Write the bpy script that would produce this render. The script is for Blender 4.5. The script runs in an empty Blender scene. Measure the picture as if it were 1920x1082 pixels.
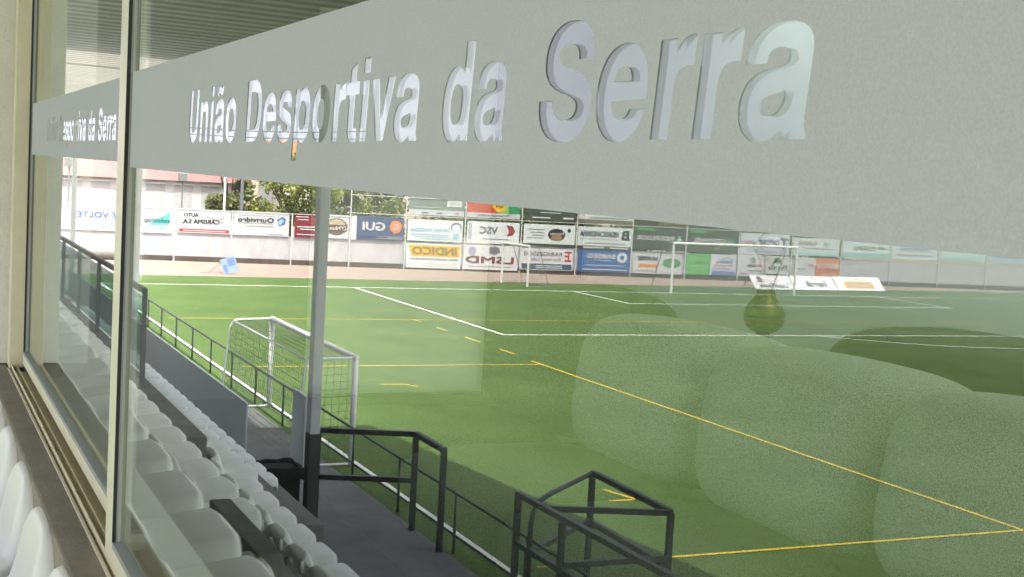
import bpy, bmesh, math, random
from mathutils import Vector, Matrix
R = math.radians
rnd = random.Random(7)
scene = bpy.context.scene
C = scene.collection

# ------------------------------------------------------------------ camera, sky, sun, exposure
# The camera stands in the top row of the stand, looking along the club-house window; the pitch lies on
# the -y side (beside and behind the camera) and is seen reflected in the glass. z = 0 is the pitch.
H = 5.283                 # eye height above the pitch
G = 0.37                  # y of the front face of the near window pane
Fw = Vector((-0.90625205, 0.41475364, -0.08177182))
Rt = Vector((0.4113534, 0.90977993, 0.05557749))
Up = Vector((-0.09744533, -0.0167301, 0.99510025))
cd = bpy.data.cameras.new('camera'); cam = bpy.data.objects.new('camera', cd); C.objects.link(cam)
m3 = Matrix((Rt, Up, -Fw)).transposed()
cam.matrix_world = Matrix.Translation((0, 0, H)) @ m3.to_4x4()
cd.sensor_width = 36.0; cd.lens = 2528.5 / 1920 * 36.0
cd.clip_start = 0.02; cd.clip_end = 3000
scene.camera = cam

SUN = Vector((0.36, 0.05, 0.93)).normalized()
w = bpy.data.worlds.new('World'); scene.world = w; w.use_nodes = True
nt = w.node_tree; bg = nt.nodes['Background']
sky = nt.nodes.new('ShaderNodeTexSky'); sky.sky_type = 'NISHITA'; sky.sun_disc = False
sky.sun_elevation = math.asin(SUN.z); sky.sun_rotation = math.atan2(SUN.x, SUN.y)
sky.dust_density = 9.0; sky.air_density = 1.0; sky.ozone_density = 1.0
# a veil of bright summer haze and thin cloud over the sky, thickest low down
tcw = nt.nodes.new('ShaderNodeTexCoord'); sep = nt.nodes.new('ShaderNodeSeparateXYZ'); nt.links.new(tcw.outputs['Generated'], sep.inputs[0])
mpw = nt.nodes.new('ShaderNodeMapping'); mpw.inputs['Scale'].default_value = (1.5, 1.5, 5); nt.links.new(tcw.outputs['Generated'], mpw.inputs[0])
nzw = nt.nodes.new('ShaderNodeTexNoise'); nzw.inputs['Scale'].default_value = 1.6; nzw.inputs['Detail'].default_value = 6; nt.links.new(mpw.outputs[0], nzw.inputs['Vector'])
rw = nt.nodes.new('ShaderNodeMapRange'); rw.inputs[1].default_value = 0.0; rw.inputs[2].default_value = 0.9; rw.inputs[3].default_value = 0.95; rw.inputs[4].default_value = 0.06
nt.links.new(sep.outputs[2], rw.inputs[0])
rn = nt.nodes.new('ShaderNodeMapRange'); rn.inputs[1].default_value = 0.3; rn.inputs[2].default_value = 0.7; rn.inputs[3].default_value = 0.75; rn.inputs[4].default_value = 1.0
nt.links.new(nzw.outputs['Fac'], rn.inputs[0])
mlw = nt.nodes.new('ShaderNodeMath'); mlw.operation = 'MULTIPLY'; nt.links.new(rw.outputs[0], mlw.inputs[0]); nt.links.new(rn.outputs[0], mlw.inputs[1])
mxw = nt.nodes.new('ShaderNodeMix'); mxw.data_type = 'RGBA'; nt.links.new(mlw.outputs[0], mxw.inputs[0]); nt.links.new(sky.outputs[0], mxw.inputs[6]); mxw.inputs[7].default_value = (4.2, 4.2, 4.75, 1)
nt.links.new(mxw.outputs[2], bg.inputs[0]); bg.inputs[1].default_value = 0.15
sl = bpy.data.lights.new('sun', 'SUN'); sl.energy = 3.4; sl.angle = R(0.5); sl.color = (1.0, 0.96, 0.89)
so = bpy.data.objects.new('sun', sl); C.objects.link(so)
so.rotation_euler = SUN.to_track_quat('Z', 'Y').to_euler()
scene.view_settings.view_transform = 'Standard'; scene.view_settings.look = 'None'
scene.view_settings.exposure = 2.0; scene.view_settings.gamma = 1.0
scene.render.engine = 'CYCLES'
scene.cycles.max_bounces = 16; scene.cycles.transparent_max_bounces = 24
scene.cycles.use_denoising = True

# ------------------------------------------------------------------ helpers
def V(x, y, z):           # a point given as it is seen in the near pane -> where it really stands
    return Vector((x, 2 * G - y, z))

def tag(o, label=None, cat=None, group=None, kind=None):
    if label: o['label'] = label
    if cat: o['category'] = cat
    if group: o['group'] = group
    if kind: o['kind'] = kind
    return o

def empty(name, loc, label, cat, group=None):
    o = bpy.data.objects.new(name, None); C.objects.link(o); o.location = loc
    o.empty_display_size = 0.1
    return tag(o, label, cat, group)

class MB:
    def __init__(s): s.v = []; s.f = []; s.m = []
    def quad(s, pts, mi=0):
        n = len(s.v); s.v += [Vector(p) for p in pts]; s.f.append(tuple(range(n, n + len(pts)))); s.m.append(mi); return s
    def box(s, a, b, mi=0):
        x0, x1 = sorted((a[0], b[0])); y0, y1 = sorted((a[1], b[1])); z0, z1 = sorted((a[2], b[2]))
        n = len(s.v)
        s.v += [Vector(p) for p in ((x0,y0,z0),(x1,y0,z0),(x1,y1,z0),(x0,y1,z0),(x0,y0,z1),(x1,y0,z1),(x1,y1,z1),(x0,y1,z1))]
        for f in ((0,3,2,1),(4,5,6,7),(0,1,5,4),(1,2,6,5),(2,3,7,6),(3,0,4,7)):
            s.f.append(tuple(n + i for i in f)); s.m.append(mi)
        return s
    def bar(s, a, b, w_, h_, mi=0):      # rectangular bar from a to b
        a, b = Vector(a), Vector(b); d = (b - a).normalized()
        u = d.cross(Vector((0, 0, 1)))
        u = Vector((1, 0, 0)) if u.length < 1e-3 else u.normalized()
        t = u.cross(d); u = u * (w_ / 2); t = t * (h_ / 2); n = len(s.v)
        for p in (a, b): s.v += [p - u - t, p + u - t, p + u + t, p - u + t]
        for f in ((0,3,2,1),(4,5,6,7),(0,1,5,4),(1,2,6,5),(2,3,7,6),(3,0,4,7)):
            s.f.append(tuple(n + i for i in f)); s.m.append(mi)
        return s
    def tube(s, pts, r, seg=10, mi=0):
        pts = [Vector(p) for p in pts]; rs = r if isinstance(r, (list, tuple)) else [r] * len(pts)
        rings = []; pu = None
        for i, p in enumerate(pts):
            d = (pts[min(i + 1, len(pts) - 1)] - pts[max(i - 1, 0)]).normalized()
            u = d.orthogonal().normalized() if pu is None else (pu - d * pu.dot(d)).normalized()
            pu = u; t = d.cross(u); n = len(s.v)
            for k in range(seg):
                a = 2 * math.pi * k / seg
                s.v.append(p + (u * math.cos(a) + t * math.sin(a)) * rs[i])
            rings.append(n)
        for a, b in zip(rings, rings[1:]):
            for k in range(seg):
                s.f.append((a + k, a + (k + 1) % seg, b + (k + 1) % seg, b + k)); s.m.append(mi)
        s.f.append(tuple(rings[0] + k for k in reversed(range(seg)))); s.m.append(mi)
        s.f.append(tuple(rings[-1] + k for k in range(seg))); s.m.append(mi)
        return s
    def lathe(s, prof, c, seg=32, mi=0):
        c = Vector(c); n0 = len(s.v)
        for r, z in prof:
            for k in range(seg):
                a = 2 * math.pi * k / seg; s.v.append(c + Vector((r * math.cos(a), r * math.sin(a), z)))
        for i in range(len(prof) - 1):
            for k in range(seg):
                a = n0 + i * seg; s.f.append((a + k, a + (k + 1) % seg, a + seg + (k + 1) % seg, a + seg + k)); s.m.append(mi)
        return s
    def build(s, name, mats, parent=None, smooth=False, seen=False, bevel=0, origin=None):
        # seen=True: the points were given as seen in the near pane
        me = bpy.data.meshes.new(name)
        vs = [V(*p) for p in s.v] if seen else s.v
        off = Vector(origin) if origin is not None else (parent.matrix_world.translation if False else Vector((0, 0, 0)))
        if parent is not None:
            q = parent; off = Vector((0, 0, 0))
            while q is not None: off = off + Vector(q.location); q = q.parent
        me.from_pydata([v - off for v in vs], [], [tuple(reversed(f)) for f in s.f] if seen else s.f)
        for mt in (mats if isinstance(mats, (list, tuple)) else [mats]): me.materials.append(mt)
        me.polygons.foreach_set('material_index', s.m)
        if smooth: me.polygons.foreach_set('use_smooth', [True] * len(s.f))
        me.update()
        o = bpy.data.objects.new(name, me); C.objects.link(o)
        if parent is not None: o.parent = parent
        elif origin is not None: o.location = off
        if bevel:
            bv = o.modifiers.new('bevel', 'BEVEL'); bv.width = bevel; bv.segments = 2; bv.limit_method = 'ANGLE'
        return o

# ------------------------------------------------------------------ materials
def mat(name, col, rough=0.6, metal=0.0, var=0.0, scale=4.0, col2=None, bump=0.0, bscale=60.0, spec=0.5, stretch=(1, 1, 1), detail=6, coords='Object'):
    m = bpy.data.materials.new(name); m.use_nodes = True; n = m.node_tree; L = n.links
    b = n.nodes['Principled BSDF']
    b.inputs['Roughness'].default_value = rough; b.inputs['Metallic'].default_value = metal
    b.inputs['Specular IOR Level'].default_value = spec
    b.inputs['Base Color'].default_value = (*col, 1)
    tc = n.nodes.new('ShaderNodeTexCoord'); mp = n.nodes.new('ShaderNodeMapping'); L.new(tc.outputs[coords], mp.inputs[0])
    mp.inputs['Scale'].default_value = stretch
    if var or col2:
        nz = n.nodes.new('ShaderNodeTexNoise'); nz.inputs['Scale'].default_value = scale; nz.inputs['Detail'].default_value = detail
        nz.inputs['Roughness'].default_value = 0.65
        L.new(mp.outputs[0], nz.inputs['Vector'])
        rp = n.nodes.new('ShaderNodeValToRGB'); rp.color_ramp.elements[0].position = 0.3; rp.color_ramp.elements[1].position = 0.7
        c2 = col2 or tuple(c * (1 - var) for c in col); c1 = col if col2 else tuple(min(1, c * (1 + var)) for c in col)
        rp.color_ramp.elements[0].color = (*c2, 1); rp.color_ramp.elements[1].color = (*c1, 1)
        L.new(nz.outputs['Fac'], rp.inputs[0]); L.new(rp.outputs[0], b.inputs['Base Color'])
    if bump:
        nb = n.nodes.new('ShaderNodeTexNoise'); nb.inputs['Scale'].default_value = bscale; nb.inputs['Detail'].default_value = 4
        L.new(mp.outputs[0], nb.inputs['Vector'])
        bp_ = n.nodes.new('ShaderNodeBump'); bp_.inputs['Strength'].default_value = bump; bp_.inputs['Distance'].default_value = 0.01
        L.new(nb.outputs['Fac'], bp_.inputs['Height']); L.new(bp_.outputs[0], b.inputs['Normal'])
    return m

def glass_mat(name, tint=(0.93, 0.97, 0.95), ior=1.62):
    # clear sheet: transmission plus mirror reflection by the exact unpolarised Fresnel law
    m = bpy.data.materials.new(name); m.use_nodes = True; n = m.node_tree; L = n.links; n.nodes.clear()
    out = n.nodes.new('ShaderNodeOutputMaterial'); mx = n.nodes.new('ShaderNodeMixShader')
    tr = n.nodes.new('ShaderNodeBsdfTransparent'); tr.inputs[0].default_value = (*tint, 1)
    gl = n.nodes.new('ShaderNodeBsdfGlossy'); gl.inputs['Roughness'].default_value = 0.0; gl.inputs[0].default_value = (0.97, 1.0, 0.98, 1)
    ge = n.nodes.new('ShaderNodeNewGeometry')
    def M(op, a, b=None):
        q = n.nodes.new('ShaderNodeMath'); q.operation = op
        for i, x in enumerate((a, b)):
            if x is None: continue
            if isinstance(x, (int, float)): q.inputs[i].default_value = x
            else: L.new(x, q.inputs[i])
        return q.outputs[0]
    dt = n.nodes.new('ShaderNodeVectorMath'); dt.operation = 'DOT_PRODUCT'
    L.new(ge.outputs['Incoming'], dt.inputs[0]); L.new(ge.outputs['True Normal'], dt.inputs[1])
    c = M('ABSOLUTE', dt.outputs['Value'])
    g = M('SQRT', M('ADD', M('MULTIPLY', c, c), ior * ior - 1))
    gm = M('SUBTRACT', g, c); gp = M('ADD', g, c)
    a2 = M('POWER', M('DIVIDE', gm, gp), 2.0)
    bb = M('DIVIDE', M('SUBTRACT', M('MULTIPLY', c, gp), 1.0), M('ADD', M('MULTIPLY', c, gm), 1.0))
    Rf = M('MULTIPLY', M('MULTIPLY', a2, 0.5), M('ADD', M('MULTIPLY', bb, bb), 1.0))
    L.new(Rf, mx.inputs[0]); L.new(tr.outputs[0], mx.inputs[1]); L.new(gl.outputs[0], mx.inputs[2]); L.new(mx.outputs[0], out.inputs[0])
    return m

def film_mat():
    m = bpy.data.materials.new('frosted_vinyl'); m.use_nodes = True; n = m.node_tree; L = n.links; n.nodes.clear()
    out = n.nodes.new('ShaderNodeOutputMaterial'); mx = n.nodes.new('ShaderNodeMixShader'); mx.inputs[0].default_value = 0.32
    d = n.nodes.new('ShaderNodeBsdfDiffuse'); t = n.nodes.new('ShaderNodeBsdfTranslucent')
    tc = n.nodes.new('ShaderNodeTexCoord'); nz = n.nodes.new('ShaderNodeTexNoise'); nz.inputs['Scale'].default_value = 900; nz.inputs['Detail'].default_value = 2
    L.new(tc.outputs['Object'], nz.inputs['Vector'])
    rp = n.nodes.new('ShaderNodeValToRGB'); rp.color_ramp.elements[0].position = 0.25; rp.color_ramp.elements[1].position = 0.75
    rp.color_ramp.elements[0].color = (0.60, 0.60, 0.66, 1); rp.color_ramp.elements[1].color = (0.74, 0.74, 0.82, 1)
    L.new(nz.outputs['Fac'], rp.inputs[0]); L.new(rp.outputs[0], d.inputs[0]); t.inputs[0].default_value = (0.85, 0.84, 0.92, 1)
    L.new(d.outputs[0], mx.inputs[1]); L.new(t.outputs[0], mx.inputs[2]); L.new(mx.outputs[0], out.inputs[0])
    return m

def turf_mat():
    m = mat('artificial_turf', (0.098, 0.150, 0.055), 0.9, col2=(0.065, 0.106, 0.036), scale=0.35, spec=0.1, detail=10)
    n = m.node_tree; L = n.links; b = n.nodes['Principled BSDF']; rp = [x for x in n.nodes if x.type == 'VALTORGB'][0]
    mp = [x for x in n.nodes if x.type == 'MAPPING'][0]
    nz = n.nodes.new('ShaderNodeTexNoise'); nz.inputs['Scale'].default_value = 14; nz.inputs['Detail'].default_value = 8; nz.inputs['Roughness'].default_value = 0.8
    L.new(mp.outputs[0], nz.inputs['Vector'])
    r2 = n.nodes.new('ShaderNodeValToRGB'); r2.color_ramp.elements[0].position = 0.32; r2.color_ramp.elements[1].position = 0.68
    r2.color_ramp.elements[0].color = (0.42, 0.45, 0.42, 1); r2.color_ramp.elements[1].color = (1.5, 1.46, 1.35, 1)
    L.new(nz.outputs['Fac'], r2.inputs[0])
    mx = n.nodes.new('ShaderNodeMix'); mx.data_type = 'RGBA'; mx.blend_type = 'MULTIPLY'; mx.inputs[0].default_value = 1
    L.new(rp.outputs[0], mx.inputs[6]); L.new(r2.outputs[0], mx.inputs[7]); L.new(mx.outputs[2], b.inputs['Base Color'])
    return m

def knit_mat(name, col):
    m = mat(name, col, 0.95, spec=0.1); n = m.node_tree; L = n.links; b = n.nodes['Principled BSDF']
    mp = [x for x in n.nodes if x.type == 'MAPPING'][0]
    nz = n.nodes.new('ShaderNodeTexNoise'); nz.inputs['Scale'].default_value = 330; nz.inputs['Detail'].default_value = 1; L.new(mp.outputs[0], nz.inputs['Vector'])
    hgt = nz.outputs['Fac']
    rp = n.nodes.new('ShaderNodeValToRGB'); rp.color_ramp.elements[0].position = 0.35; rp.color_ramp.elements[1].position = 0.62; rp.color_ramp.elements[0].color = (*[c * 0.5 for c in col], 1); rp.color_ramp.elements[1].color = (*[c * 1.15 for c in col], 1)
    L.new(hgt, rp.inputs[0]); L.new(rp.outputs[0], b.inputs['Base Color'])
    bp_ = n.nodes.new('ShaderNodeBump'); bp_.inputs['Strength'].default_value = 0.3; bp_.inputs['Distance'].default_value = 0.002
    L.new(hgt, bp_.inputs['Height']); L.new(bp_.outputs[0], b.inputs['Normal'])
    return m

def leaf_mat(name, c1, c2):
    m = mat(name, c1, 0.7, col2=c2, scale=1.3, spec=0.2, detail=4); n = m.node_tree; L = n.links; b = n.nodes['Principled BSDF']
    out = [x for x in n.nodes if x.type == 'OUTPUT_MATERIAL'][0]; rp = [x for x in n.nodes if x.type == 'VALTORGB'][0]
    t = n.nodes.new('ShaderNodeBsdfTranslucent'); L.new(rp.outputs[0], t.inputs[0])
    mx = n.nodes.new('ShaderNodeMixShader'); mx.inputs[0].default_value = 0.3
    L.new(b.outputs[0], mx.inputs[1]); L.new(t.outputs[0], mx.inputs[2]); L.new(mx.outputs[0], out.inputs[0])
    return m

def translucent_mat(name, col, f, **k):
    m = mat(name, col, **k); n = m.node_tree; L = n.links; b = n.nodes['Principled BSDF']; out = [x for x in n.nodes if x.type == 'OUTPUT_MATERIAL'][0]
    t = n.nodes.new('ShaderNodeBsdfTranslucent'); t.inputs[0].default_value = (*col, 1)
    mx = n.nodes.new('ShaderNodeMixShader'); mx.inputs[0].default_value = f
    L.new(b.outputs[0], mx.inputs[1]); L.new(t.outputs[0], mx.inputs[2]); L.new(mx.outputs[0], out.inputs[0])
    return m

M = dict(
    turf=turf_mat(), glass=glass_mat('window_glass'), film=film_mat(),
    dirt=mat('pale_red_dirt', (0.26, 0.20, 0.17), 0.95, var=0.12, scale=0.8),
    ground=mat('dry_ground', (0.25, 0.21, 0.15), 0.95, var=0.2, scale=0.2),
    asphalt=mat('grey_concrete_floor', (0.13, 0.13, 0.13), 0.9, var=0.25, scale=1.2, bump=0.3, bscale=80),
    conc=mat('weathered_concrete', (0.20, 0.195, 0.18), 0.9, var=0.22, scale=5, bump=0.4, bscale=90),
    ledge=mat('ledge_concrete', (0.30, 0.27, 0.23), 0.9, var=0.15, scale=14, bump=0.3, bscale=160),
    concd=mat('dark_concrete', (0.16, 0.16, 0.15), 0.9, var=0.25, scale=4, bump=0.3),
    white_line=mat('white_line_paint', (0.75, 0.77, 0.72), 0.9, var=0.08, scale=20),
    yellow_line=mat('yellow_line_paint', (0.55, 0.42, 0.04), 0.9, var=0.1, scale=20),
    wwall=mat('whitewashed_wall', (0.52, 0.51, 0.54), 0.9, col2=(0.38, 0.37, 0.39), scale=1.6, detail=12, stretch=(1, 1, 0.5)),
    wdark=mat('damp_wall_foot', (0.05, 0.04, 0.035), 0.95, col2=(0.11, 0.09, 0.08), scale=3, detail=10),
    pink=mat('pink_render', (0.52, 0.30, 0.30), 0.9, var=0.08, scale=2),
    bwhite=mat('white_render', (0.54, 0.53, 0.55), 0.9, var=0.06, scale=1),
    shutter=mat('pale_shutter', (0.42, 0.41, 0.44), 0.8, var=0.05, scale=3),
    cream=mat('cream_painted_aluminium', (0.76, 0.70, 0.53), 0.45, var=0.06, scale=9, spec=0.4),
    rail_cream=mat('cream_painted_sash', (0.80, 0.76, 0.64), 0.4, var=0.05, scale=11, spec=0.4),
    rubber=mat('black_gasket', (0.02, 0.02, 0.022), 0.6),
    gasket=mat('grey_gasket', (0.33, 0.33, 0.35), 0.5),
    plaster=mat('painted_plaster', (0.78, 0.78, 0.77), 0.9, var=0.05, scale=6, bump=0.5, bscale=120),
    seat=mat('white_seat_plastic', (0.82, 0.83, 0.82), 0.4, var=0.05, scale=3, spec=0.4),
    steel=mat('grey_steel', (0.22, 0.23, 0.24), 0.5, metal=0.3, var=0.1),
    post=mat('grey_painted_post', (0.62, 0.63, 0.64), 0.5, var=0.07, scale=2),
    postdark=mat('black_painted_foot', (0.035, 0.037, 0.037), 0.7),
    blackrail=mat('black_painted_steel', (0.022, 0.023, 0.024), 0.5, var=0.2, scale=9),
    railgrey=mat('dark_grey_rail', (0.07, 0.08, 0.08), 0.5, metal=0.2),
    white=mat('white_gloss_paint', (0.80, 0.80, 0.80), 0.4),
    net=mat('grey_net_cord', (0.10, 0.12, 0.10), 0.9),
    netpale=mat('pale_net_cord', (0.5, 0.5, 0.48), 0.9),
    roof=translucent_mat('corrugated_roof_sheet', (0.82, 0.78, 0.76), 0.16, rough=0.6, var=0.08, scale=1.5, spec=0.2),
    bin=mat('black_bin_plastic', (0.006, 0.007, 0.006), 0.7, bump=0.8, bscale=18, spec=0.15),
    parapet=mat('blue_grey_paint', (0.74, 0.80, 0.86), 0.85, var=0.04, scale=3),
    screen=glass_mat('bluish_screen_glass', (0.72, 0.82, 0.84), 1.5),
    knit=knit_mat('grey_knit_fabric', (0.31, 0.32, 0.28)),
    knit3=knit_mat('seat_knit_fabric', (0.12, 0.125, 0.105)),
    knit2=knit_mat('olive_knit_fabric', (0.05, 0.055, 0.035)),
    leather=mat('dark_leather', (0.008, 0.008, 0.007), 0.8),
    brass=mat('aged_brass', (0.11, 0.085, 0.02), 0.38, metal=0.75, var=0.15, scale=20),
    shade=mat('pale_lamp_shade', (0.35, 0.33, 0.33), 0.8),
    red=mat('red_band', (0.35, 0.03, 0.03), 0.5),
    wood=mat('dark_wood', (0.06, 0.035, 0.02), 0.5, var=0.2, scale=8),
    room=mat('room_wall_paint', (0.80, 0.86, 0.86), 0.9),
    frosted_door=translucent_mat('frosted_door_glass', (0.38, 0.40, 0.38), 0.9, rough=0.6),
    opal=translucent_mat('added_skylight_sheet', (0.74, 0.78, 0.78), 0.95, rough=0.7),
    ceiling=mat('ceiling_paint', (0.30, 0.30, 0.28), 0.9),
    room_dark=mat('dark_room_panelling', (0.055, 0.05, 0.04), 0.7, var=0.15, scale=3),
    roomf=mat('room_floor_tile', (0.022, 0.02, 0.018), 0.7, var=0.2, scale=3),
    door=mat('white_door_paint', (0.88, 0.90, 0.90), 0.6),
    bark=mat('bark', (0.09, 0.065, 0.045), 0.95, var=0.3, scale=8),
    leaf_y=leaf_mat('yellow_green_leaves', (0.50, 0.55, 0.10), (0.22, 0.28, 0.07)),
    leaf_d=leaf_mat('dark_green_leaves', (0.11, 0.14, 0.05), (0.05, 0.07, 0.03)),
    leaf_g=leaf_mat('grey_green_leaves', (0.30, 0.32, 0.16), (0.14, 0.16, 0.08)),
    orange=mat('orange_tile', (0.62, 0.20, 0.10), 0.9, var=0.1, scale=3),
    wire=mat('dark_wire', (0.03, 0.03, 0.03), 0.6),
)
def groove_shading(m, period):  # sine stripes paint dark groove shading into the roof sheet colour
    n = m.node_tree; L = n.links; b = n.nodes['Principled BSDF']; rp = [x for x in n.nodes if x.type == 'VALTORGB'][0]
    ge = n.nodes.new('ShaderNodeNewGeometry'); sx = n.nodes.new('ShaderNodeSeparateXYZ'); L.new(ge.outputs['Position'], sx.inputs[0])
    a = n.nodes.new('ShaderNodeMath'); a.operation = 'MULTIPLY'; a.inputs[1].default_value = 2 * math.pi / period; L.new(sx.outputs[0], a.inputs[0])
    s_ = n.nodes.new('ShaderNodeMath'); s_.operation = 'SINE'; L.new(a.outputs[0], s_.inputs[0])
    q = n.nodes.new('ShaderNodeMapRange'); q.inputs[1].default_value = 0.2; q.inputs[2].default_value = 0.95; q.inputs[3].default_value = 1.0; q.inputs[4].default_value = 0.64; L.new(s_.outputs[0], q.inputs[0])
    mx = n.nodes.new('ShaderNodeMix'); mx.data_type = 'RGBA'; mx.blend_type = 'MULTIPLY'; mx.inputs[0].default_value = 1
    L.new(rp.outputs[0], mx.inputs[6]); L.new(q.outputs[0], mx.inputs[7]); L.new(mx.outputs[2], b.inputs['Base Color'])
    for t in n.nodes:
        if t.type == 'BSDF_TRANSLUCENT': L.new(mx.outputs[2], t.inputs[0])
groove_shading(M['roof'], .48)
_pc = {}
def paint(c):
    k = tuple(round(x, 3) for x in c)
    if k not in _pc: _pc[k] = mat('banner_print_%d' % len(_pc), k, 0.65, var=0.03, scale=6)
    return _pc[k]

# ------------------------------------------------------------------ the ground
MB().quad([(-1200,-1200,-0.03),(1200,-1200,-0.03),(1200,1200,-0.03),(-1200,1200,-0.03)]).build('ground', M['ground'])['kind'] = 'structure'
MB().quad([(-75,7.0,0),(-75,76,0),(60,76,0),(60,7.0,0)]).build('dirt_track', M['dirt'], seen=True)['kind'] = 'structure'
MB().quad([(-61.9,7.055,0.006),(-61.9,73,0.006),(54,73,0.006),(54,7.055,0.006)]).build('pitch', M['turf'], seen=True)['kind'] = 'structure'
MB().quad([(-62,3.0,0.012),(-62,7.06,0.012),(20,7.06,0.012),(20,3.0,0.012)]).build('walkway', M['asphalt'], seen=True)['kind'] = 'structure'

def line(mb, x0, y0, x1, y1, wd=0.12, z=0.012):
    a, b = Vector((x0, y0, z)), Vector((x1, y1, z)); d = (b - a).normalized(); u = Vector((-d.y, d.x, 0)) * wd / 2
    mb.quad([a - u, b - u, b + u, a + u])
GX, GY = -57.56, 38.75
wl = MB()
line(wl, GX, 7.49, GX, 70); line(wl, GX + .06, 7.55, 45, 7.55, .14)
for a, b, dep in ((-9.16, 9.16, 5.5), (-20.16, 20.16, 16.5)):
    line(wl, GX + .06, GY + a, GX + dep, GY + a); line(wl, GX + .06, GY + b, GX + dep, GY + b)
    line(wl, GX + dep, GY + a - .06, GX + dep, GY + b + .06, z=0.0125)
cx = GX + 11; aa = math.acos(5.5 / 9.15); pr = None
for i in range(25):
    t = -aa + 2 * aa * i / 24; q = (cx + 9.15 * math.cos(t), GY + 9.15 * math.sin(t))
    if pr: line(wl, pr[0], pr[1], q[0], q[1], .12, 0.0135)
    pr = q
line(wl, -6, 7.6, -6, 70)
wl.build('white_pitch_lines', M['white_line'], seen=True)['kind'] = 'structure'
yl = MB(); yw = .085
line(yl, -45.2, 8.2, -45.2, 60, yw, .016); line(yl, -34.4, 8.2, -34.4, 16.75, yw, .016)
line(yl, -35.1, 16.8, -16.1, 16.8, yw, .017); line(yl, -16.15, 8.0, -16.15, 30, yw, .018)
for a, b in ((-45.3, -44.5), (-42.95, -42.0), (-40.4, -39.1), (-37.6, -36.5)): line(yl, a, 16.9, b, 16.9, yw, .017)
for a in ((-31.35, 10.9, -31.3, 11.55), (-31.3, 11.55, -30.9, 11.75), (-19.35, 10.85, -19.35, 11.4), (-19.32, 11.38, -20.1, 11.15)): line(yl, *a, .08, .016)
line(yl, -46.5, 42, -38.5, 47, .07, .016)
yl.build('yellow_pitch_lines', M['yellow_line'], seen=True)['kind'] = 'structure'

# ------------------------------------------------------------------ perimeter wall with banners
WA = Vector((-71.15, 12.39, 0)); WE = Vector((7.67, 51.08, 0)).normalized(); WN = Vector((WE.y, -WE.x, 0))
def WP(s, z, n=0.0): return WA + WE * s + WN * n + Vector((0, 0, z))
def slab(mb, s0, s1, z0, z1, n0, n1, mi=0):
    k = len(mb.v)
    mb.v += [WP(s0,z0,n0), WP(s1,z0,n0), WP(s1,z0,n1), WP(s0,z0,n1), WP(s0,z1,n0), WP(s1,z1,n0), WP(s1,z1,n1), WP(s0,z1,n1)]
    for f in ((0,3,2,1),(4,5,6,7),(0,1,5,4),(1,2,6,5),(2,3,7,6),(3,0,4,7)): mb.f.append(tuple(k + i for i in f)); mb.m.append(mi)
pw = empty('perimeter_wall', V(*WP(20, 0)), 'long low whitewashed wall behind the goal line, dark and damp along its foot', 'wall')
b = MB(); slab(b, -14, 60, 0.0, 1.5, -0.25, 0); b.build('wall_body', M['wwall'], pw, seen=True)
b = MB(); slab(b, -14, 60, 0.0, 0.27, 0, 0.05); b.build('wall_foot', M['wdark'], pw, seen=True)

def text_mesh(s):
    c = bpy.data.curves.new('t', 'FONT'); c.body = s; c.resolution_u = 2
    o = bpy.data.objects.new('t', c); C.objects.link(o)
    dg = bpy.context.evaluated_depsgraph_get(); me = o.evaluated_get(dg).to_mesh()
    vs = [v.co.copy() for v in me.vertices]; fs = [tuple(p.vertices) for p in me.polygons]
    o.evaluated_get(dg).to_mesh_clear(); bpy.data.objects.remove(o); bpy.data.curves.remove(c)
    return vs, fs
def flat_text(s, org, ux, uz, wd, ht, m, parent, bold=0.0, name='lettering', slant=0.0):
    """letters laid on a surface; org lower left, ux/uz unit vectors, real coordinates"""
    vs, fs = text_mesh(s)
    x0 = min(v.x for v in vs); x1 = max(v.x for v in vs); y0 = min(v.y for v in vs); y1 = max(v.y for v in vs)
    mb = MB(); nrm = ux.cross(uz)
    offs = [(0, 0)] if not bold else [(0, 0), (bold, 0), (-bold, 0), (0, bold * .6), (0, -bold * .6)]
    for oi, (ox, oz) in enumerate(offs):
        k = len(mb.v)
        for v in vs:
            yy = (v.y - y0) / max(1e-6, y1 - y0) * ht; xx = (v.x - x0) / (x1 - x0) * wd + slant * yy
            mb.v.append(org + ux * (xx + ox) + uz * (yy + oz) + nrm * (0.0008 * oi))
        for f in fs: mb.f.append(tuple(k + i for i in f)); mb.m.append(0)
    return mb.build(name, m, parent)

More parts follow.
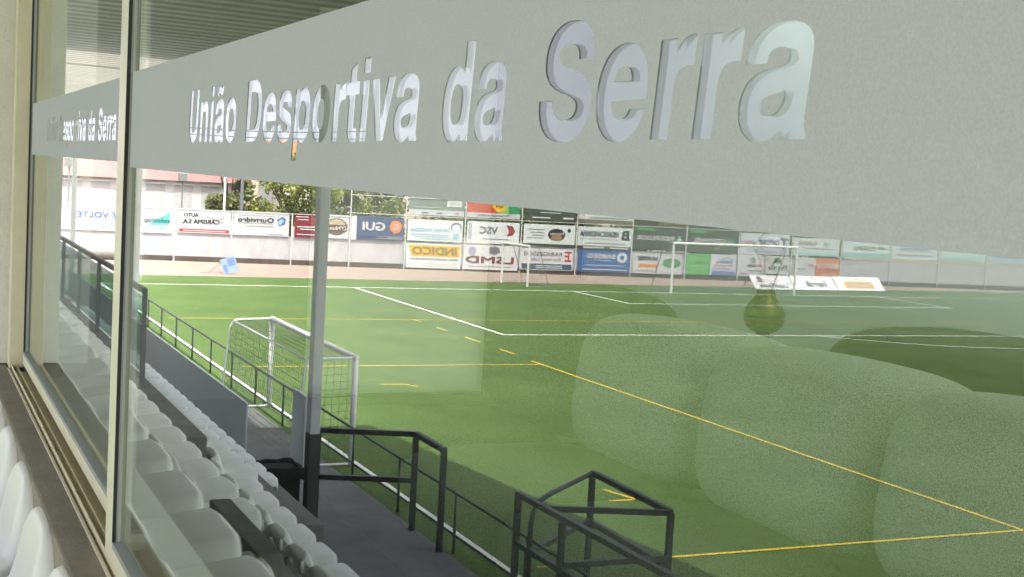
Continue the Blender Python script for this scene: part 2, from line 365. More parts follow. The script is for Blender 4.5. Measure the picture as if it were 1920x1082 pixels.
K=(.02,.02,.025); W_=(.50,.51,.54); NAVY=(.05,.07,.16); BLUE=(.06,.13,.33); GREY=(.17,.18,.20); TEAL=(.10,.42,.40); RED=(.45,.03,.03)
DG=(.06,.075,.06); ORG=(.70,.20,.05); YEL=(.72,.42,.03); GRN=(.08,.36,.10); LB=(.30,.48,.62); MAR=(.17,.02,.03); OFF=(.60,.62,.63)
def lines(n, u, v, wd, step=.1, c=GREY, h=.03):
    return [('r', u, v - i * step, wd * (1 - .13 * ((i * 7) % 3)), h, c) for i in range(n)]
def ell(u, v, ru, rv, c, n=28): return ('e', u, v, ru, rv, c, n)
BOARDS = [
 (-5.0,-2.1,1.42,2.53,W_,'white banner reading VOLTEL with a round blue emblem',[ell(.08,.72,.075,.2,BLUE),ell(.08,.72,.06,.16,W_),('p',[(.03,.84),(.06,.84),(.08,.66),(.10,.84),(.13,.84),(.095,.56),(.065,.56)],BLUE),('t','VOLTEL',.2,.6,.62,.26,BLUE,.01)]+lines(3,.2,.42,.7,.13,LB,.04)),
 (-2.0,-1.2,1.42,2.6,W_,'narrow white banner with a broad dark blue stripe',[('r',.1,0,.28,1,(.03,.14,.25)),('r',.45,.84,.5,.08,(.03,.14,.25))]),
 (-1.02,.53,1.42,2.67,W_,'white banner reading solochap over a turquoise triangle',[('p',[(.05,.85),(.1,.35),(.75,.30),(.55,.55)],TEAL),('p',[(.1,.28),(.5,.26),(.3,.05)],(.25,.62,.58)),('t','solochap',.06,.38,.86,.24,(.03,.10,.12),.008)]),
 (.83,3.54,1.5,2.73,W_,'white banner reading AUTO CARISMA S.A. with a red strip along its foot',[('r',.03,.04,.94,.13,RED),('t','AUTO',.62,.68,.27,.16,K,.01),('t','CARISMA S.A.',.22,.40,.70,.18,K,.012),('p',[(.15,.62),(.30,.55),(.40,.66),(.55,.70),(.42,.69),(.29,.59)],(.25,.05,.08)),('p',[(.10,.74),(.16,.62),(.22,.66),(.16,.66)],GREY),('p',[(.13,.5),(.17,.46),(.2,.52),(.17,.5)],GREY),('r',.1,.08,.8,.035,W_)]),
 (3.66,6.57,1.5,2.75,W_,'white banner reading Ourividro with a blue tilted emblem',[('p',[(.06,.72),(.12,.84),(.22,.70),(.18,.42),(.08,.50)],BLUE),('p',[(.09,.66),(.14,.74),(.2,.62),(.17,.46)],LB),('t','Ourividro',.28,.56,.64,.2,K,.014),('r',.28,.5,.64,.015,GREY),('r',.28,.82,.64,.015,GREY),('r',.28,.38,.5,.02,GREY),('r',.1,.06,.3,.02,GREY)]),
 (6.86,8.2,1.5,2.76,MAR,'dark maroon banner with rows of small white print',lines(2,.45,.85,.5,.12,OFF)+lines(2,.1,.42,.8,.1,W_,.05)+lines(1,.1,.1,.8,.1,W_,.04)),
 (8.39,9.77,1.52,2.77,W_,"white banner with a brown oval badge reading D'Nuno",[ell(.5,.5,.44,.36,(.12,.07,.05),36),ell(.5,.62,.34,.2,(.38,.33,.22),30),('r',.08,.32,.84,.26,(.10,.03,.03)),('t',"D'Nuno",.12,.36,.76,.17,W_,.01)]),
 (9.89,12.75,1.5,2.78,NAVY,'dark blue banner reading G GUI with an orange disc',[('r',.9,0,.1,1,OFF),ell(.15,.6,.115,.27,ORG),('t','G',.1,.46,.09,.27,W_,.015),('t','GUI',.36,.42,.42,.34,W_,.03),('r',.02,.06,.5,.14,GREY),('r',.3,.12,.55,.04,(.02,.03,.1))]),
 (12.98,16.06,1.58,2.75,(.62,.68,.70),'pale banner reading FÁTIMA EXPRESSO in light blue',[('t','FÁTIMA EXPRESSO',.25,.46,.70,.17,LB,.008),ell(.12,.7,.1,.2,BLUE),ell(.12,.66,.08,.17,(.62,.68,.70)),('r',.07,.1,.1,.3,LB),('p',[(.03,.8),(.1,.92),(.16,.9),(.1,.86)],RED)]+lines(3,.25,.3,.7,.1,LB,.03)),
 (13.0,16.1,3.0,4.2,(.19,.23,.22),'grey green upper banner with a white foot strip of small emblems',[('r',.0,0,1,.24,W_),('r',.05,.42,.27,.3,OFF),('t','AUTO',.09,.5,.18,.12,GREY),('r',.1,.08,.06,.06,RED),('r',.4,.07,.1,.07,GREY),('r',.65,.07,.12,.07,GREY),('r',.4,.34,.5,.02,OFF)]),
 (16.25,19.3,3.0,4.2,(.50,.08,.05),'red upper banner with a yellow disc and green end over a white foot strip',[('r',0,.2,.22,.8,(.03,.25,.10)),('r',.22,.2,.2,.8,(.25,.42,.10)),ell(.4,.62,.13,.33,YEL),('t','D-I',.34,.5,.12,.2,K,.01),('r',0,0,1,.22,W_),('t','Transportes',.2,.06,.6,.1,K,.006)]),
 (16.31,19.31,1.58,2.78,(.66,.70,.72),'pale banner reading VSC with a dark red leaf emblem',[('p',[(.08,.6),(.14,.85),(.26,.88),(.2,.6),(.24,.36),(.13,.42)],(.28,.05,.06)),('p',[(.2,.5),(.3,.85),(.42,.8),(.3,.42)],OFF),('t','VSC',.42,.46,.34,.32,GREY,.02),('r',.92,.2,.05,.7,GREY),('r',.93,.23,.03,.64,W_),('r',.2,.2,.5,.03,GREY)]),
 (12.96,16.03,.1,1.44,(.66,.67,.68),'white banner low on the wall reading INDICO on a yellow panel',[('p',[(.03,.48),(.02,.93),(.97,.93),(.9,.48)],YEL),('t','INDICO',.08,.56,.80,.3,(.22,.18,.08),.03,.1),('t','VENDA | ALUGUER DE EQUIPAMENTOS',.05,.32,.88,.09,GREY,.006)]+lines(2,.05,.18,.9,.1,OFF,.02)),
 (16.13,19.3,.12,1.48,(.66,.66,.68),'white banner low on the wall reading LSMD with a grey block emblem',[('t','LSMD',.08,.28,.86,.26,(.16,.05,.05),.03),('p',[(.33,.7),(.42,.62),(.52,.68),(.52,.92),(.42,.97),(.34,.9)],GREY),ell(.83,.74,.07,.2,(.35,.35,.45)),('r',.1,.12,.8,.02,GREY)]),
 (19.56,22.58,3.0,4.2,DG,'dark grey upper banner, nearest to the red one',[('t','ANDRADE',.3,.62,.6,.3,OFF,.01),('r',.3,.35,.4,.04,OFF),('r',.05,.1,.2,.08,OFF),('r',.5,.1,.35,.06,OFF)]),
 (19.56,22.58,1.55,2.78,(.64,.68,.70),'pale banner with a black oval badge and small print lines',[ell(.36,.55,.17,.28,K,30),ell(.36,.42,.11,.14,(.30,.20,.10)),('t','Floresta',.22,.54,.27,.13,W_,.008),ell(.12,.76,.035,.09,K),('r',0,0,1,.12,DG)]+lines(4,.6,.75,.33,.13,GREY,.03)),
 (22.76,25.99,1.5,2.77,(.60,.64,.66),'pale banner reading HIDROCANDINHA in black over a dark strip',[('t','B',.06,.48,.13,.4,K,.03),('p',[(.03,.46),(.2,.46),(.16,.56),(.05,.54)],K),('t','HIDROCANDINHA',.25,.58,.71,.24,K,.012),('t','AQUECIMENTO',.25,.43,.7,.07,GREY),('r',0,0,1,.16,DG),('r',.05,.06,.35,.05,OFF),('r',.5,.06,.4,.05,OFF),('r',.1,.27,.75,.03,GREY)]),
 (22.76,25.99,2.98,3.5,(.55,.57,.56),'narrow pale strip banner above the one reading HIDROCANDINHA',[('r',0,0,1,.4,(.14,.12,.10)),('r',.1,.55,.7,.1,GREY)]),
 (19.45,22.54,.22,1.43,(.63,.64,.66),'white banner reading FARIGESSOS with a red square emblem and navy foot',[('p',[(.03,.9),(.16,.9),(.16,.82),(.10,.82),(.10,.72),(.16,.72),(.16,.64),(.1,.64),(.1,.5),(.16,.5),(.16,.42),(.03,.42),(.03,.5),(.07,.5),(.07,.82),(.03,.82)],RED),('t','FARIGESSOS',.22,.66,.72,.18,GREY,.008),('t','Europa, Lda.',.24,.42,.58,.15,GREY,.006),('r',.02,.04,.95,.25,(.06,.10,.15)),('r',.2,.18,.5,.04,OFF),('r',.2,.09,.5,.04,OFF)]),
 (22.84,25.95,.22,1.45,(.06,.13,.32),'blue banner reading SABSEG with a white ring emblem',[ell(.15,.7,.1,.24,OFF),ell(.15,.7,.045,.11,(.06,.13,.32)),('t','SABSEG',.28,.64,.54,.2,OFF,.016),('t','seguros',.38,.48,.3,.11,LB,.008),('r',.1,.3,.75,.03,OFF),('r',.05,.1,.85,.04,OFF)]),
 (26.06,29.31,1.6,2.95,DG,'dark green banner reading INDUFLOOR with a green house emblem',[('r',.6,.82,.32,.13,GRN),('t','INDUFLOOR',.22,.42,.70,.2,OFF,.01),('p',[(.04,.4),(.12,.68),(.2,.4)],(.12,.42,.25)),('r',.09,.42,.06,.1,OFF)]),
 (29.31,32.65,1.6,2.95,(.07,.085,.055),'dark green banner reading GEONIVEL with a small green emblem',[('r',.62,.82,.3,.12,GRN),('t','GEONIVEL',.26,.42,.60,.18,OFF,.01),('p',[(.06,.4),(.14,.64),(.22,.4)],(.12,.42,.25)),('p',[(.3,.3),(.4,.15),(.5,.1),(.4,.2)],OFF)]),
 (26.16,29.14,.24,1.4,(.55,.57,.56),'grey banner with a green oval, black print and an orange strip',[ell(.2,.55,.19,.24,(.08,.28,.12),30),('r',.1,.5,.2,.04,OFF),('t','DAS ARVENEZ',.5,.66,.4,.2,K,.01),('r',.48,.33,.4,.13,ORG),('r',.05,.1,.4,.06,OFF),('r',.5,.12,.4,.03,GREY)]),
 (29.42,32.55,.28,1.5,(.58,.60,.68),'banner half green and half white with a roof emblem and blue foot',[('r',.5,0,.5,1,(.13,.42,.13)),('r',.0,.02,.47,.2,(.14,.18,.42)),('p',[(.06,.78),(.16,.92),(.28,.78),(.27,.75),(.16,.87),(.07,.75)],GREY),('t','CARDOSO',.06,.6,.32,.12,BLUE,.008),('t','Construções',.06,.44,.36,.09,RED,.005),('r',.06,.32,.38,.03,GREY)]+lines(5,.56,.8,.36,.14,(.25,.55,.22),.05)),
 (32.8,35.96,1.62,2.85,(.56,.60,.66),'pale banner reading Torcar with a big dark T',[('t','T',.04,.3,.16,.5,(.12,.13,.2),.03),('t','orcar',.22,.46,.42,.24,(.15,.16,.24),.016),('r',.7,.45,.25,.18,(.42,.30,.36)),('r',.06,.12,.8,.14,(.40,.47,.60))]),
 (34.45,36.03,.3,1.55,(.52,.55,.53),'grey banner reading Floralia with a dark green palm emblem',[('p',[(.3,.62),(.38,.85),(.5,.92),(.62,.85),(.7,.62),(.5,.7)],(.03,.10,.05)),('t','Floralia',.1,.36,.76,.22,(.10,.14,.12),.012),('r',.08,.04,.84,.09,DG)]),
 (32.69,34.4,.3,1.55,(.56,.58,.60),'white banner with small red and black print beside the Floralia one',[ell(.45,.75,.11,.13,GREY),ell(.48,.75,.06,.07,(.56,.58,.60)),('t','Rádio',.3,.45,.35,.12,K,.008),('r',.1,.47,.13,.1,RED),('r',.1,.25,.5,.04,GREY),('r',.5,.1,.4,.04,GREY)]),
 (36.2,39.25,1.66,2.7,(.58,.64,.66),'pale banner with red lettering and a turquoise foot strip',[('t','SONDOS',.5,.62,.38,.18,(.45,.18,.18),.01),('t','AR',.2,.6,.14,.2,TEAL,.01),('r',0,0,1,.16,(.33,.58,.58)),('r',.1,.38,.6,.04,GREY)]),
 (36.39,37.75,.33,1.53,(.54,.55,.58),'plain grey white banner with a small pink mark',[('r',.1,.55,.25,.15,(.45,.15,.25)),('r',.4,.4,.5,.05,GREY)]),
 (37.78,39.32,.33,1.53,(.62,.20,.09),'orange banner reading BLOCO',[('t','BLOCO',.06,.5,.86,.24,OFF,.014),('r',.06,.36,.86,.06,(.4,.12,.06)),('r',.1,.16,.6,.04,OFF)]),
 (39.49,42.64,1.67,2.75,(.58,.66,.67),'pale banner reading CARDO above a turquoise band',[('t','CARDO',.32,.42,.44,.22,GREY,.01),('p',[(.08,.5),(.16,.66),(.28,.6),(.18,.48)],GREY),('r',0,0,1,.24,(.26,.50,.52))]),
 (42.87,45.96,1.69,2.75,(.60,.64,.70),'pale banner with blue heading, second beyond CARDO',[('t','CONSTRUTORA',.15,.5,.7,.16,(.2,.25,.5),.008),('r',.1,.2,.8,.05,GREY)]),
 (46.27,49.36,1.69,2.75,(.52,.64,.62),'pale turquoise banner far along the wall',[('r',0,0,1,.2,(.30,.52,.50)),('r',.2,.5,.6,.12,(.40,.5,.52))]),
 (49.6,52.9,1.69,2.75,(.42,.50,.62),'grey blue banner farthest along the wall',[('r',.1,.3,.8,.1,(.25,.3,.45))]),
]
def board_items(items, org, ux, uz, BW, BH, par, n):
    for it in items:
        if it[0] == 't':
            _, s, u, v, wd, ht, c = it[:7]; bold = it[7] if len(it) > 7 else 0; sl_ = it[8] if len(it) > 8 else 0
            flat_text(s, org + ux * u * BW + uz * v * BH + n * .018, ux, uz, wd * BW, ht * BH, paint(c), par, bold, slant=sl_)
        else:
            mb = MB(); nn = n * (.006 + .0015 * (items.index(it) % 8))
            if it[0] == 'r': _, u, v, wd, ht, c = it; pts = [(u, v), (u + wd, v), (u + wd, v + ht), (u, v + ht)]; nm = 'printed_band'
            elif it[0] == 'p': _, pts, c = it; nm = 'emblem'
            else: _, u, v, ru, rv, c, k = it; pts = [(u + ru * math.cos(2 * math.pi * i / k), v + rv * math.sin(2 * math.pi * i / k)) for i in range(k)]; nm = 'emblem'
            mb.quad([org + ux * p[0] * BW + uz * p[1] * BH + nn for p in pts]); mb.build(nm, paint(c), par)
UX = V(*WP(0, 0)) - V(*WP(1, 0)); UZ = Vector((0, 0, 1)); NN = UX.cross(UZ)
for s0, s1, z0, z1, bgc, lab, items in BOARDS:
    root = empty('advertising_banner', V(*WP((s0 + s1) / 2, z0, .04)), lab, 'banner', 'advertising banners along the end wall')
    b = MB(); slab(b, s0, s1, z0, z1, .055, .075); b.build('panel', paint(bgc), root, seen=True)
    board_items(items, V(*WP(s1, z0, .075)), UX, UZ, s1 - s0, z1 - z0, root, NN)
# thin poles carrying the banners
PN = ['before the solochap banner', 'between the solochap and AUTO CARISMA banners', 'between the AUTO CARISMA and Ourividro banners', 'between the Ourividro and maroon banners', "left of the D'Nuno banner", 'left of the GUI banner', 'between the GUI and FÁTIMA EXPRESSO banners', 'between the FÁTIMA EXPRESSO and VSC banners', 'right of the LSMD banner', 'between the FARIGESSOS and SABSEG banners', 'between the SABSEG and INDUFLOOR banners', 'between the INDUFLOOR and GEONIVEL banners', 'between the GEONIVEL and Torcar banners', 'right of the Floralia banner', 'between the BLOCO and CARDO banners', 'right of the CARDO banner', 'second to the right of the CARDO banner', 'farthest to the right along the banner wall']
for i, s in enumerate([-2.05,.68,3.6,6.72,8.3,9.83,12.86,16.18,19.42,22.68,26.02,29.36,32.7,36.12,39.4,42.76,46.1,49.5]):
    b = MB(); b.tube([WP(s, 0, .1), WP(s, 4.3 if i > 4 else 2.75, .1)], .035, 8)
    tag(b.build('banner_pole', M['post'], seen=True), 'thin grey pole ' + PN[i], 'pole', 'thin poles between the banners')
b = MB()
for z in (4.28, 3.9, 2.93): b.tube([WP(9.83, z, .1), WP(49.5, z, .1)], .015, 6)
b.tube([WP(-5, 2.72, .1), WP(9.8, 2.72, .1)], .012, 6)
tag(b.build('support_cable', M['post'], seen=True), 'thin grey cables strung from pole to pole above the banners', 'cable')

# leaning boards on the ground by the far goal
for (y0, y1, x0, x1, lab, bgc, items) in ((42.3, 44.95, -60.75, -60.85, 'leaning white floor board reading LusoFinsa behind the goal post', (.62,.64,.66), [('p',[(.7,.45),(.75,.9),(.83,.9),(.85,.5)],GREY),('t','LusoFinsa',.15,.12,.7,.28,GREY,.012)]),
        (45.05, 48.0, -60.88, -61.0, 'leaning white floor board reading Ferroli under an orange arc', (.78,.78,.79), [('t','Ferroli',.22,.2,.46,.45,GREY,.02),('p',[(.35,.75),(.42,.9),(.52,.9),(.6,.75),(.52,.82),(.42,.82)],ORG)]),
        (48.06, 51.5, -61.0, -61.2, 'leaning white floor board reading MAXLIDER on an orange box', (.78,.78,.79), [('r',.2,.15,.62,.5,(.75,.40,.08)),('t','MAXLIDER',.26,.26,.5,.26,W_,.02),('p',[(.42,.7),(.48,.85),(.56,.85),(.62,.7),(.56,.78),(.48,.78)],ORG)])):
    rt = empty('floor_board', V((x0 + x1) / 2, (y0 + y1) / 2, 0), lab, 'advertising board', 'leaning boards beside the far goal')
    P = [Vector((x0, y0, .02)), Vector((x1, y1, .02)), Vector((x1 - .75, y1, .72)), Vector((x0 - .75, y0, .72))]
    nrm = (P[1] - P[0]).cross(P[3] - P[0]).normalized(); nrm = nrm if nrm.x > 0 else -nrm
    b = MB(); Q = [p - nrm * .03 for p in P]
    b.v += P + Q; b.f += [(0,1,2,3),(7,6,5,4),(0,4,5,1),(1,5,6,2),(2,6,7,3),(3,7,4,0)]; b.m += [0] * 6
    b.build('panel', paint(bgc), rt, seen=True)
    b = MB()
    for k in (1, 3): b.bar(P[2 if k == 1 else 3] - nrm * .04, Vector((x0 - 1.3, (y1 - .1) if k == 1 else (y0 + .1), 0.02)), .04, .04)
    b.build('prop', M['postdark'], rt, seen=True)
    o_ = V(*P[1]); ux = (V(*P[0]) - o_).normalized(); uz = (V(*P[2]) - o_); BH = uz.length; uz.normalize()
    board_items(items, o_, ux, uz, (P[0] - P[1]).length, BH, rt, ux.cross(uz))

# small sign board left tilted on the dirt
sb = empty('tilted_sign_board', V(-63.3, 14.2, 0), 'small pale blue and white sign board tipped sideways on the dirt strip', 'sign board')
c0 = Vector((-63.3, 14.25, .42)); e1 = Vector((.1, .95, .30)).normalized(); e2 = Vector((-.35, -.28, .95)).normalized()
def bq(mb, a0, a1, b0, b1, t, d=0): mb.v += [c0 + e1 * x + e2 * z + Vector((d + dd, 0, 0)) for dd in (0, -t) for x, z in ((a0, b0), (a1, b0), (a1, b1), (a0, b1))]; k = len(mb.v) - 8; mb.f += [tuple(k + i for i in f) for f in ((0,1,2,3),(7,6,5,4),(0,4,5,1),(1,5,6,2),(2,6,7,3),(3,7,4,0))]; mb.m += [0] * 6
b = MB(); bq(b, -.36, .36, -.38, .38, .03); b.build('panel', paint((.20, .26, .36)), sb, seen=True)
b = MB(); bq(b, -.05, .30, -.05, .33, .004, .006); bq(b, -.3, -.12, -.3, .1, .004, .006); b.build('printed_band', paint((.10, .16, .30)), sb, seen=True)
b = MB(); b.tube([(-63.3, 13.9, .6), (-63.5, 13.3, .02)], .015, 6); b.tube([(-63.5, 14.3, .1), (-63.9, 13.0, .02)], .015, 6); b.build('leg', M['steel'], sb, seen=True)
# two concrete pipes / rolled mats at the wall's far corner
for yy, ll in ((6.6, 'grey concrete pipe lying by the far corner of the wall, the longer one'), ):
    b = MB(); b.tube([(-71.2, yy, .32), (-70.6, 10.6, .32)], .31, 20); rt_ = b.build('concrete_pipe', M['conc'], seen=True); tag(rt_, ll, 'pipe')

# ------------------------------------------------------------------ building, poles and trees beyond the wall
fb = empty('factory_building', V(-84, 8, 0), 'long white building with a pink upper band beyond the banner wall', 'building')
MB().box((-90, -20, 0), (-82, 19.3, 4.0)).build('wall', M['bwhite'], fb, seen=True)
MB().box((-90, -20.2, 4.0), (-81.7, 19.6, 6.0)).build('pink_fascia', M['pink'], fb, seen=True)
MB().box((-90.2, -20.4, 6.0), (-81.5, 19.8, 6.12)).build('roof_coping', M['bwhite'], fb, seen=True)
for k in range(12):
    y0 = 2.0 + k * 1.62
    if y0 > 18: break
    b = MB(); b.box((-82.0, y0, 1.0), (-81.97, y0 + 1.1, 3.75)); b.build('shutter', M['shutter'], fb, seen=True)
    b = MB(); b.box((-82.0, y0 - .05, 3.75), (-81.85, y0 + 1.15, 3.85)); b.build('lintel', M['bwhite'], fb, seen=True)
oh = empty('tiled_house', V(-95, 26, 0), 'house with an orange tiled roof far beyond the wall', 'house')
MB().box((-99, 24.2, 0), (-93, 27.4, 5.6)).build('wall', M['bwhite'], oh, seen=True)
MB().quad([(-93, 24, 5.6), (-93, 27.6, 5.6), (-96, 27.6, 7.0), (-96, 24, 7.0)]).quad([(-99, 24, 5.6), (-99, 27.6, 5.6), (-96, 27.6, 7.0), (-96, 24, 7.0)]).quad([(-93, 24, 5.6), (-96, 24, 7), (-99, 24, 5.6)]).quad([(-93, 27.6, 5.6), (-96, 27.6, 7), (-99, 27.6, 5.6)]).build('roof', M['orange'], oh, seen=True)

for (x, y, z1, r, m_, nm, lab) in ((-74, 16.25, 8.0, .07, 'white', 'flagpole', 'tall thin white pole behind the wall beside the pink building'),
                       (-74, 17.2, 5.6, .11, 'steel', 'utility_post', 'dark grey post behind the wall in front of the trees'),
                       (-74, 13.95, 4.1, .05, 'steel', 'lamp_post', 'slim dark lamp post with a small box head, before the pink building'),
                       (-74, 8.0, 4.6, .05, 'steel', 'lamp_post', 'slim dark lamp post with a small box head, near the far corner of the pitch')):
    rt = empty(nm, V(x, y, 0), lab, 'pole' if nm != 'lamp_post' else 'lamp post')
    MB().tube([(x, y, 0), (x, y, z1)], [r, r * .75], 10).build('shaft', M[m_], rt, seen=True)
    if nm == 'lamp_post': MB().box((x - .15, y - .22, z1), (x + .15, y + .22, z1 + .45)).build('lamp_head', M['steel'], rt, seen=True, bevel=.03)
    elif nm == 'flagpole': MB().lathe([(0.001, 0), (.09, .03), (.09, .12), (0.001, .16)], (x, y, z1)).build('finial', M[m_], rt, seen=True)
    else: MB().box((x - .08, y - .5, z1 - .5), (x + .08, y + .5, z1 - .4)).build('crossarm', M[m_], rt, seen=True)
b = MB()
for (z, dz) in ((7.05, .5), (6.7, .4)):
    pts = [Vector((-76, 6 + 1.2 * i, z + dz * ((i - 8) / 8) ** 2)) for i in range(17)]
    b.tube(pts, .022, 6)
tag(b.build('overhead_cable', M['wire'], seen=True), 'thin dark overhead cables sagging across the sky above the wall', 'cable')

def leaf_cloud(blobs, n, size, seed, m_names):
    r = random.Random(seed); mb = MB(); tot = sum(b_[3] ** 2 for b_ in blobs)
    for (cx_, cy_, cz_, rr) in blobs:
        k = int(n * rr ** 2 / tot)
        for _ in range(k):
            d = Vector((r.gauss(0, 1), r.gauss(0, 1), r.gauss(0, 1))).normalized() * rr * (r.random() ** .45) * r.uniform(.85, 1.12)
            c_ = Vector((cx_, cy_, cz_)) + Vector((d.x, d.y, d.z * .85))
            u = Vector((r.gauss(0, 1), r.gauss(0, 1), r.gauss(0, .6))).normalized(); t = u.cross(Vector((r.gauss(0, 1), r.gauss(0, 1), r.gauss(0, 1)))).normalized()
            s_ = size * r.uniform(.5, 1.3)
            mb.quad([c_ - u * s_, c_ - t * s_ * .55, c_ + u * s_, c_ + t * s_ * .55], 0 if r.random() < .75 else 1)
    return mb
def make_tree(name, x, y, h, wd, m1, m2, seed, lab, n=5200):
    r = random.Random(seed); base = V(x, y, 0); rt = empty(name, base, lab, 'tree', 'trees beyond the banner wall')
    tr = MB(); top = Vector((x + r.uniform(-.2, .2), y + r.uniform(-.2, .2), h * .55))
    tr.tube([(x, y, 0), (x + .05, y, h * .25), top], [.2, .15, .09], 8)
    blobs = []
    for i in range(15):
        a = r.uniform(0, 6.28); rad = wd * .5 * r.uniform(.15, 1); hz = h * r.uniform(.38, .88) - rad * .15 * h / wd
        p = Vector((x + math.cos(a) * rad, y + math.sin(a) * rad, hz)); rr = r.uniform(.16, .30) * wd * (1 - .35 * hz / h)
        blobs.append((p.x, p.y, p.z, rr)); tr.tube([top * .6 + Vector((x, y, 0)) * .4, p], [.06, .02], 5)
    blobs.append((x, y, h * .86, wd * .15))
    tr.build('trunk', M['bark'], rt, seen=True)
    leaf_cloud(blobs, n, .13, seed, None).build('crown', [M[m1], M[m2]], rt, seen=True)
TR = [('broadleaf_tree', -79, 17.6, 6.2, 3.0, 'leaf_g', 'leaf_d', 'grey green bushy tree at the end of the pink building'),
      ('broadleaf_tree', -78, 21.0, 6.4, 5.0, 'leaf_y', 'leaf_g', 'bright yellow green tree left of the thick grey roof post'),
      ('broadleaf_tree', -79, 24.8, 7.2, 4.4, 'leaf_y', 'leaf_d', 'yellow green tree right behind the grey roof post'),
      ('broadleaf_tree', -81, 28.2, 7.8, 4.8, 'leaf_g', 'leaf_y', 'grey green tree seen over the GUI banner'),
      ('broadleaf_tree', -80, 31.5, 8.0, 4.2, 'leaf_d', 'leaf_g', 'dark green tree behind the upper grey green banner'),
      ('broadleaf_tree', -78, 35.0, 6.6, 5.0, 'leaf_d', 'leaf_y', 'dark green tree behind the red upper banner'),
      ('broadleaf_tree', -77, 39.0, 6.2, 5.5, 'leaf_d', 'leaf_g', 'dark green tree behind the banner reading HIDROCANDINHA'),
      ('broadleaf_tree', -75, 43.5, 6.0, 5.5, 'leaf_d', 'leaf_y', 'dark tree behind the banner reading INDUFLOOR'),
      ('broadleaf_tree', -74, 48.0, 5.8, 5.5, 'leaf_g', 'leaf_d', 'brownish green tree behind the banner reading Torcar'),
      ('broadleaf_tree', -73, 53.0, 5.8, 5.5, 'leaf_d', 'leaf_g', 'dark green tree at the far end of the banners')]
for i, t in enumerate(TR): make_tree(t[0], t[1], t[2], t[3], t[4], t[5], t[6], 40 + i, t[7])
r = random.Random(3); bl = [(-74.5 + .125 * (y - 20) + r.uniform(-1, 1), y + r.uniform(-.4, .4), r.uniform(.7, 2.7), r.uniform(.8, 1.2)) for y in [19 + .8 * i for i in range(48)]]
tag(leaf_cloud(bl, 16000, .13, 5, None).build('hedge', [M['leaf_d'], M['leaf_g']], seen=True), 'dense dark green hedge growing behind the banner wall', 'hedge', kind='stuff')

# ------------------------------------------------------------------ goals
def net(mb, a, b_, c_, d, nu, nv, r_=.004):   # a-b bottom, d-c top
    a, b_, c_, d = map(Vector, (a, b_, c_, d))
    for i in range(nu + 1):
        t = i / nu; mb.bar(a.lerp(b_, t), d.lerp(c_, t), r_ * 2, r_ * 2)
    for j in range(nv + 1):
        t = j / nv; mb.bar(a.lerp(d, t), b_.lerp(c_, t), r_ * 2, r_ * 2)
def far_goal(x, y, hw, ht, dep, lab, rp):
    rt = empty('football_goal', V(x, y, 0), lab, 'goal')
    for s in (-1, 1): MB().tube([(x, y + s * hw, 0), (x, y + s * hw, ht)], rp, 12).build('post', M['white'], rt, seen=True)
    MB().tube([(x, y - hw - rp, ht), (x, y + hw + rp, ht)], rp, 12).build('crossbar', M['white'], rt, seen=True)
    b = MB()
    for s in (-1, 1): b.tube([(x, y + s * hw, ht), (x - dep * .45, y + s * hw, ht * .98), (x - dep, y + s * hw, .02), (x, y + s * hw, .02)], rp * .4, 6)
    b.tube([(x - dep, y - hw, .03), (x - dep, y + hw, .03)], rp * .4, 6); b.build('back_frame', M['steel'], rt, seen=True)
    b = MB(); net(b, (x - dep, y - hw, .03), (x - dep, y + hw, .03), (x - dep * .45, y + hw, ht), (x - dep * .45, y - hw, ht), int(hw * 8), 8, .0025)
    for s in (-1, 1): net(b, (x - dep, y + s * hw, .03), (x, y + s * hw, .03), (x, y + s * hw, ht), (x - dep * .45, y + s * hw, ht), 5, 8, .0025)
    b.build('net', M['netpale'], rt, seen=True); return rt
far_goal(GX, GY, 3.72, 2.50, 2.0, 'full size white goal standing on the far goal line', .065)
far_goal(-60.65, 27.85, 1.08, 2.0, 1.35, 'small white goal parked sideways behind the goal line, left of the full size one', .055).rotation_euler.z = R(78)

ng = empty('portable_goal', V(-25.6, 7.3, 0), 'white portable goal close to the stand, its net facing the railing', 'goal')
X0, X1, YG, HG = -28.6, -22.7, 7.42, 1.95
for xx in (X0, X1):
    MB().tube([(xx, YG, 0), (xx, YG, HG)], .055, 16).build('post', M['white'], ng, True, seen=True)
MB().tube([(X0 - .05, YG, HG), (X1 + .05, YG, HG)], .055, 16).build('crossbar', M['white'], ng, True, seen=True)
for xx in (X0, X1):
    MB().tube([(xx, YG, HG), (xx, YG - .72, HG - .02), (xx, YG - .85, HG - .06), (xx, YG - .92, HG - .18), (xx, YG - 1.0, .9), (xx, YG - 1.05, .04), (xx, YG, .04)], .024, 10).build('side_frame', M['white'], ng, True, seen=True)
MB().tube([(X0, YG - .85, HG - .05), (X1, YG - .85, HG - .05)], .022, 10).build('rear_bar', M['white'], ng, True, seen=True)
b = MB(); net(b, (X0, YG - 1.03, .05), (X1, YG - 1.03, .05), (X1, YG - .88, HG - .08), (X0, YG - .88, HG - .08), 42, 14, .0028)
net(b, (X0, YG - .85, HG - .03), (X1, YG - .85, HG - .03), (X1, YG, HG), (X0, YG, HG), 42, 6, .0028)
for xx in (X0, X1): net(b, (xx, YG - 1.03, .05), (xx, YG, .05), (xx, YG, HG), (xx, YG - .88, HG - .08), 7, 14, .0028)
b.build('net', M['net'], ng, seen=True)

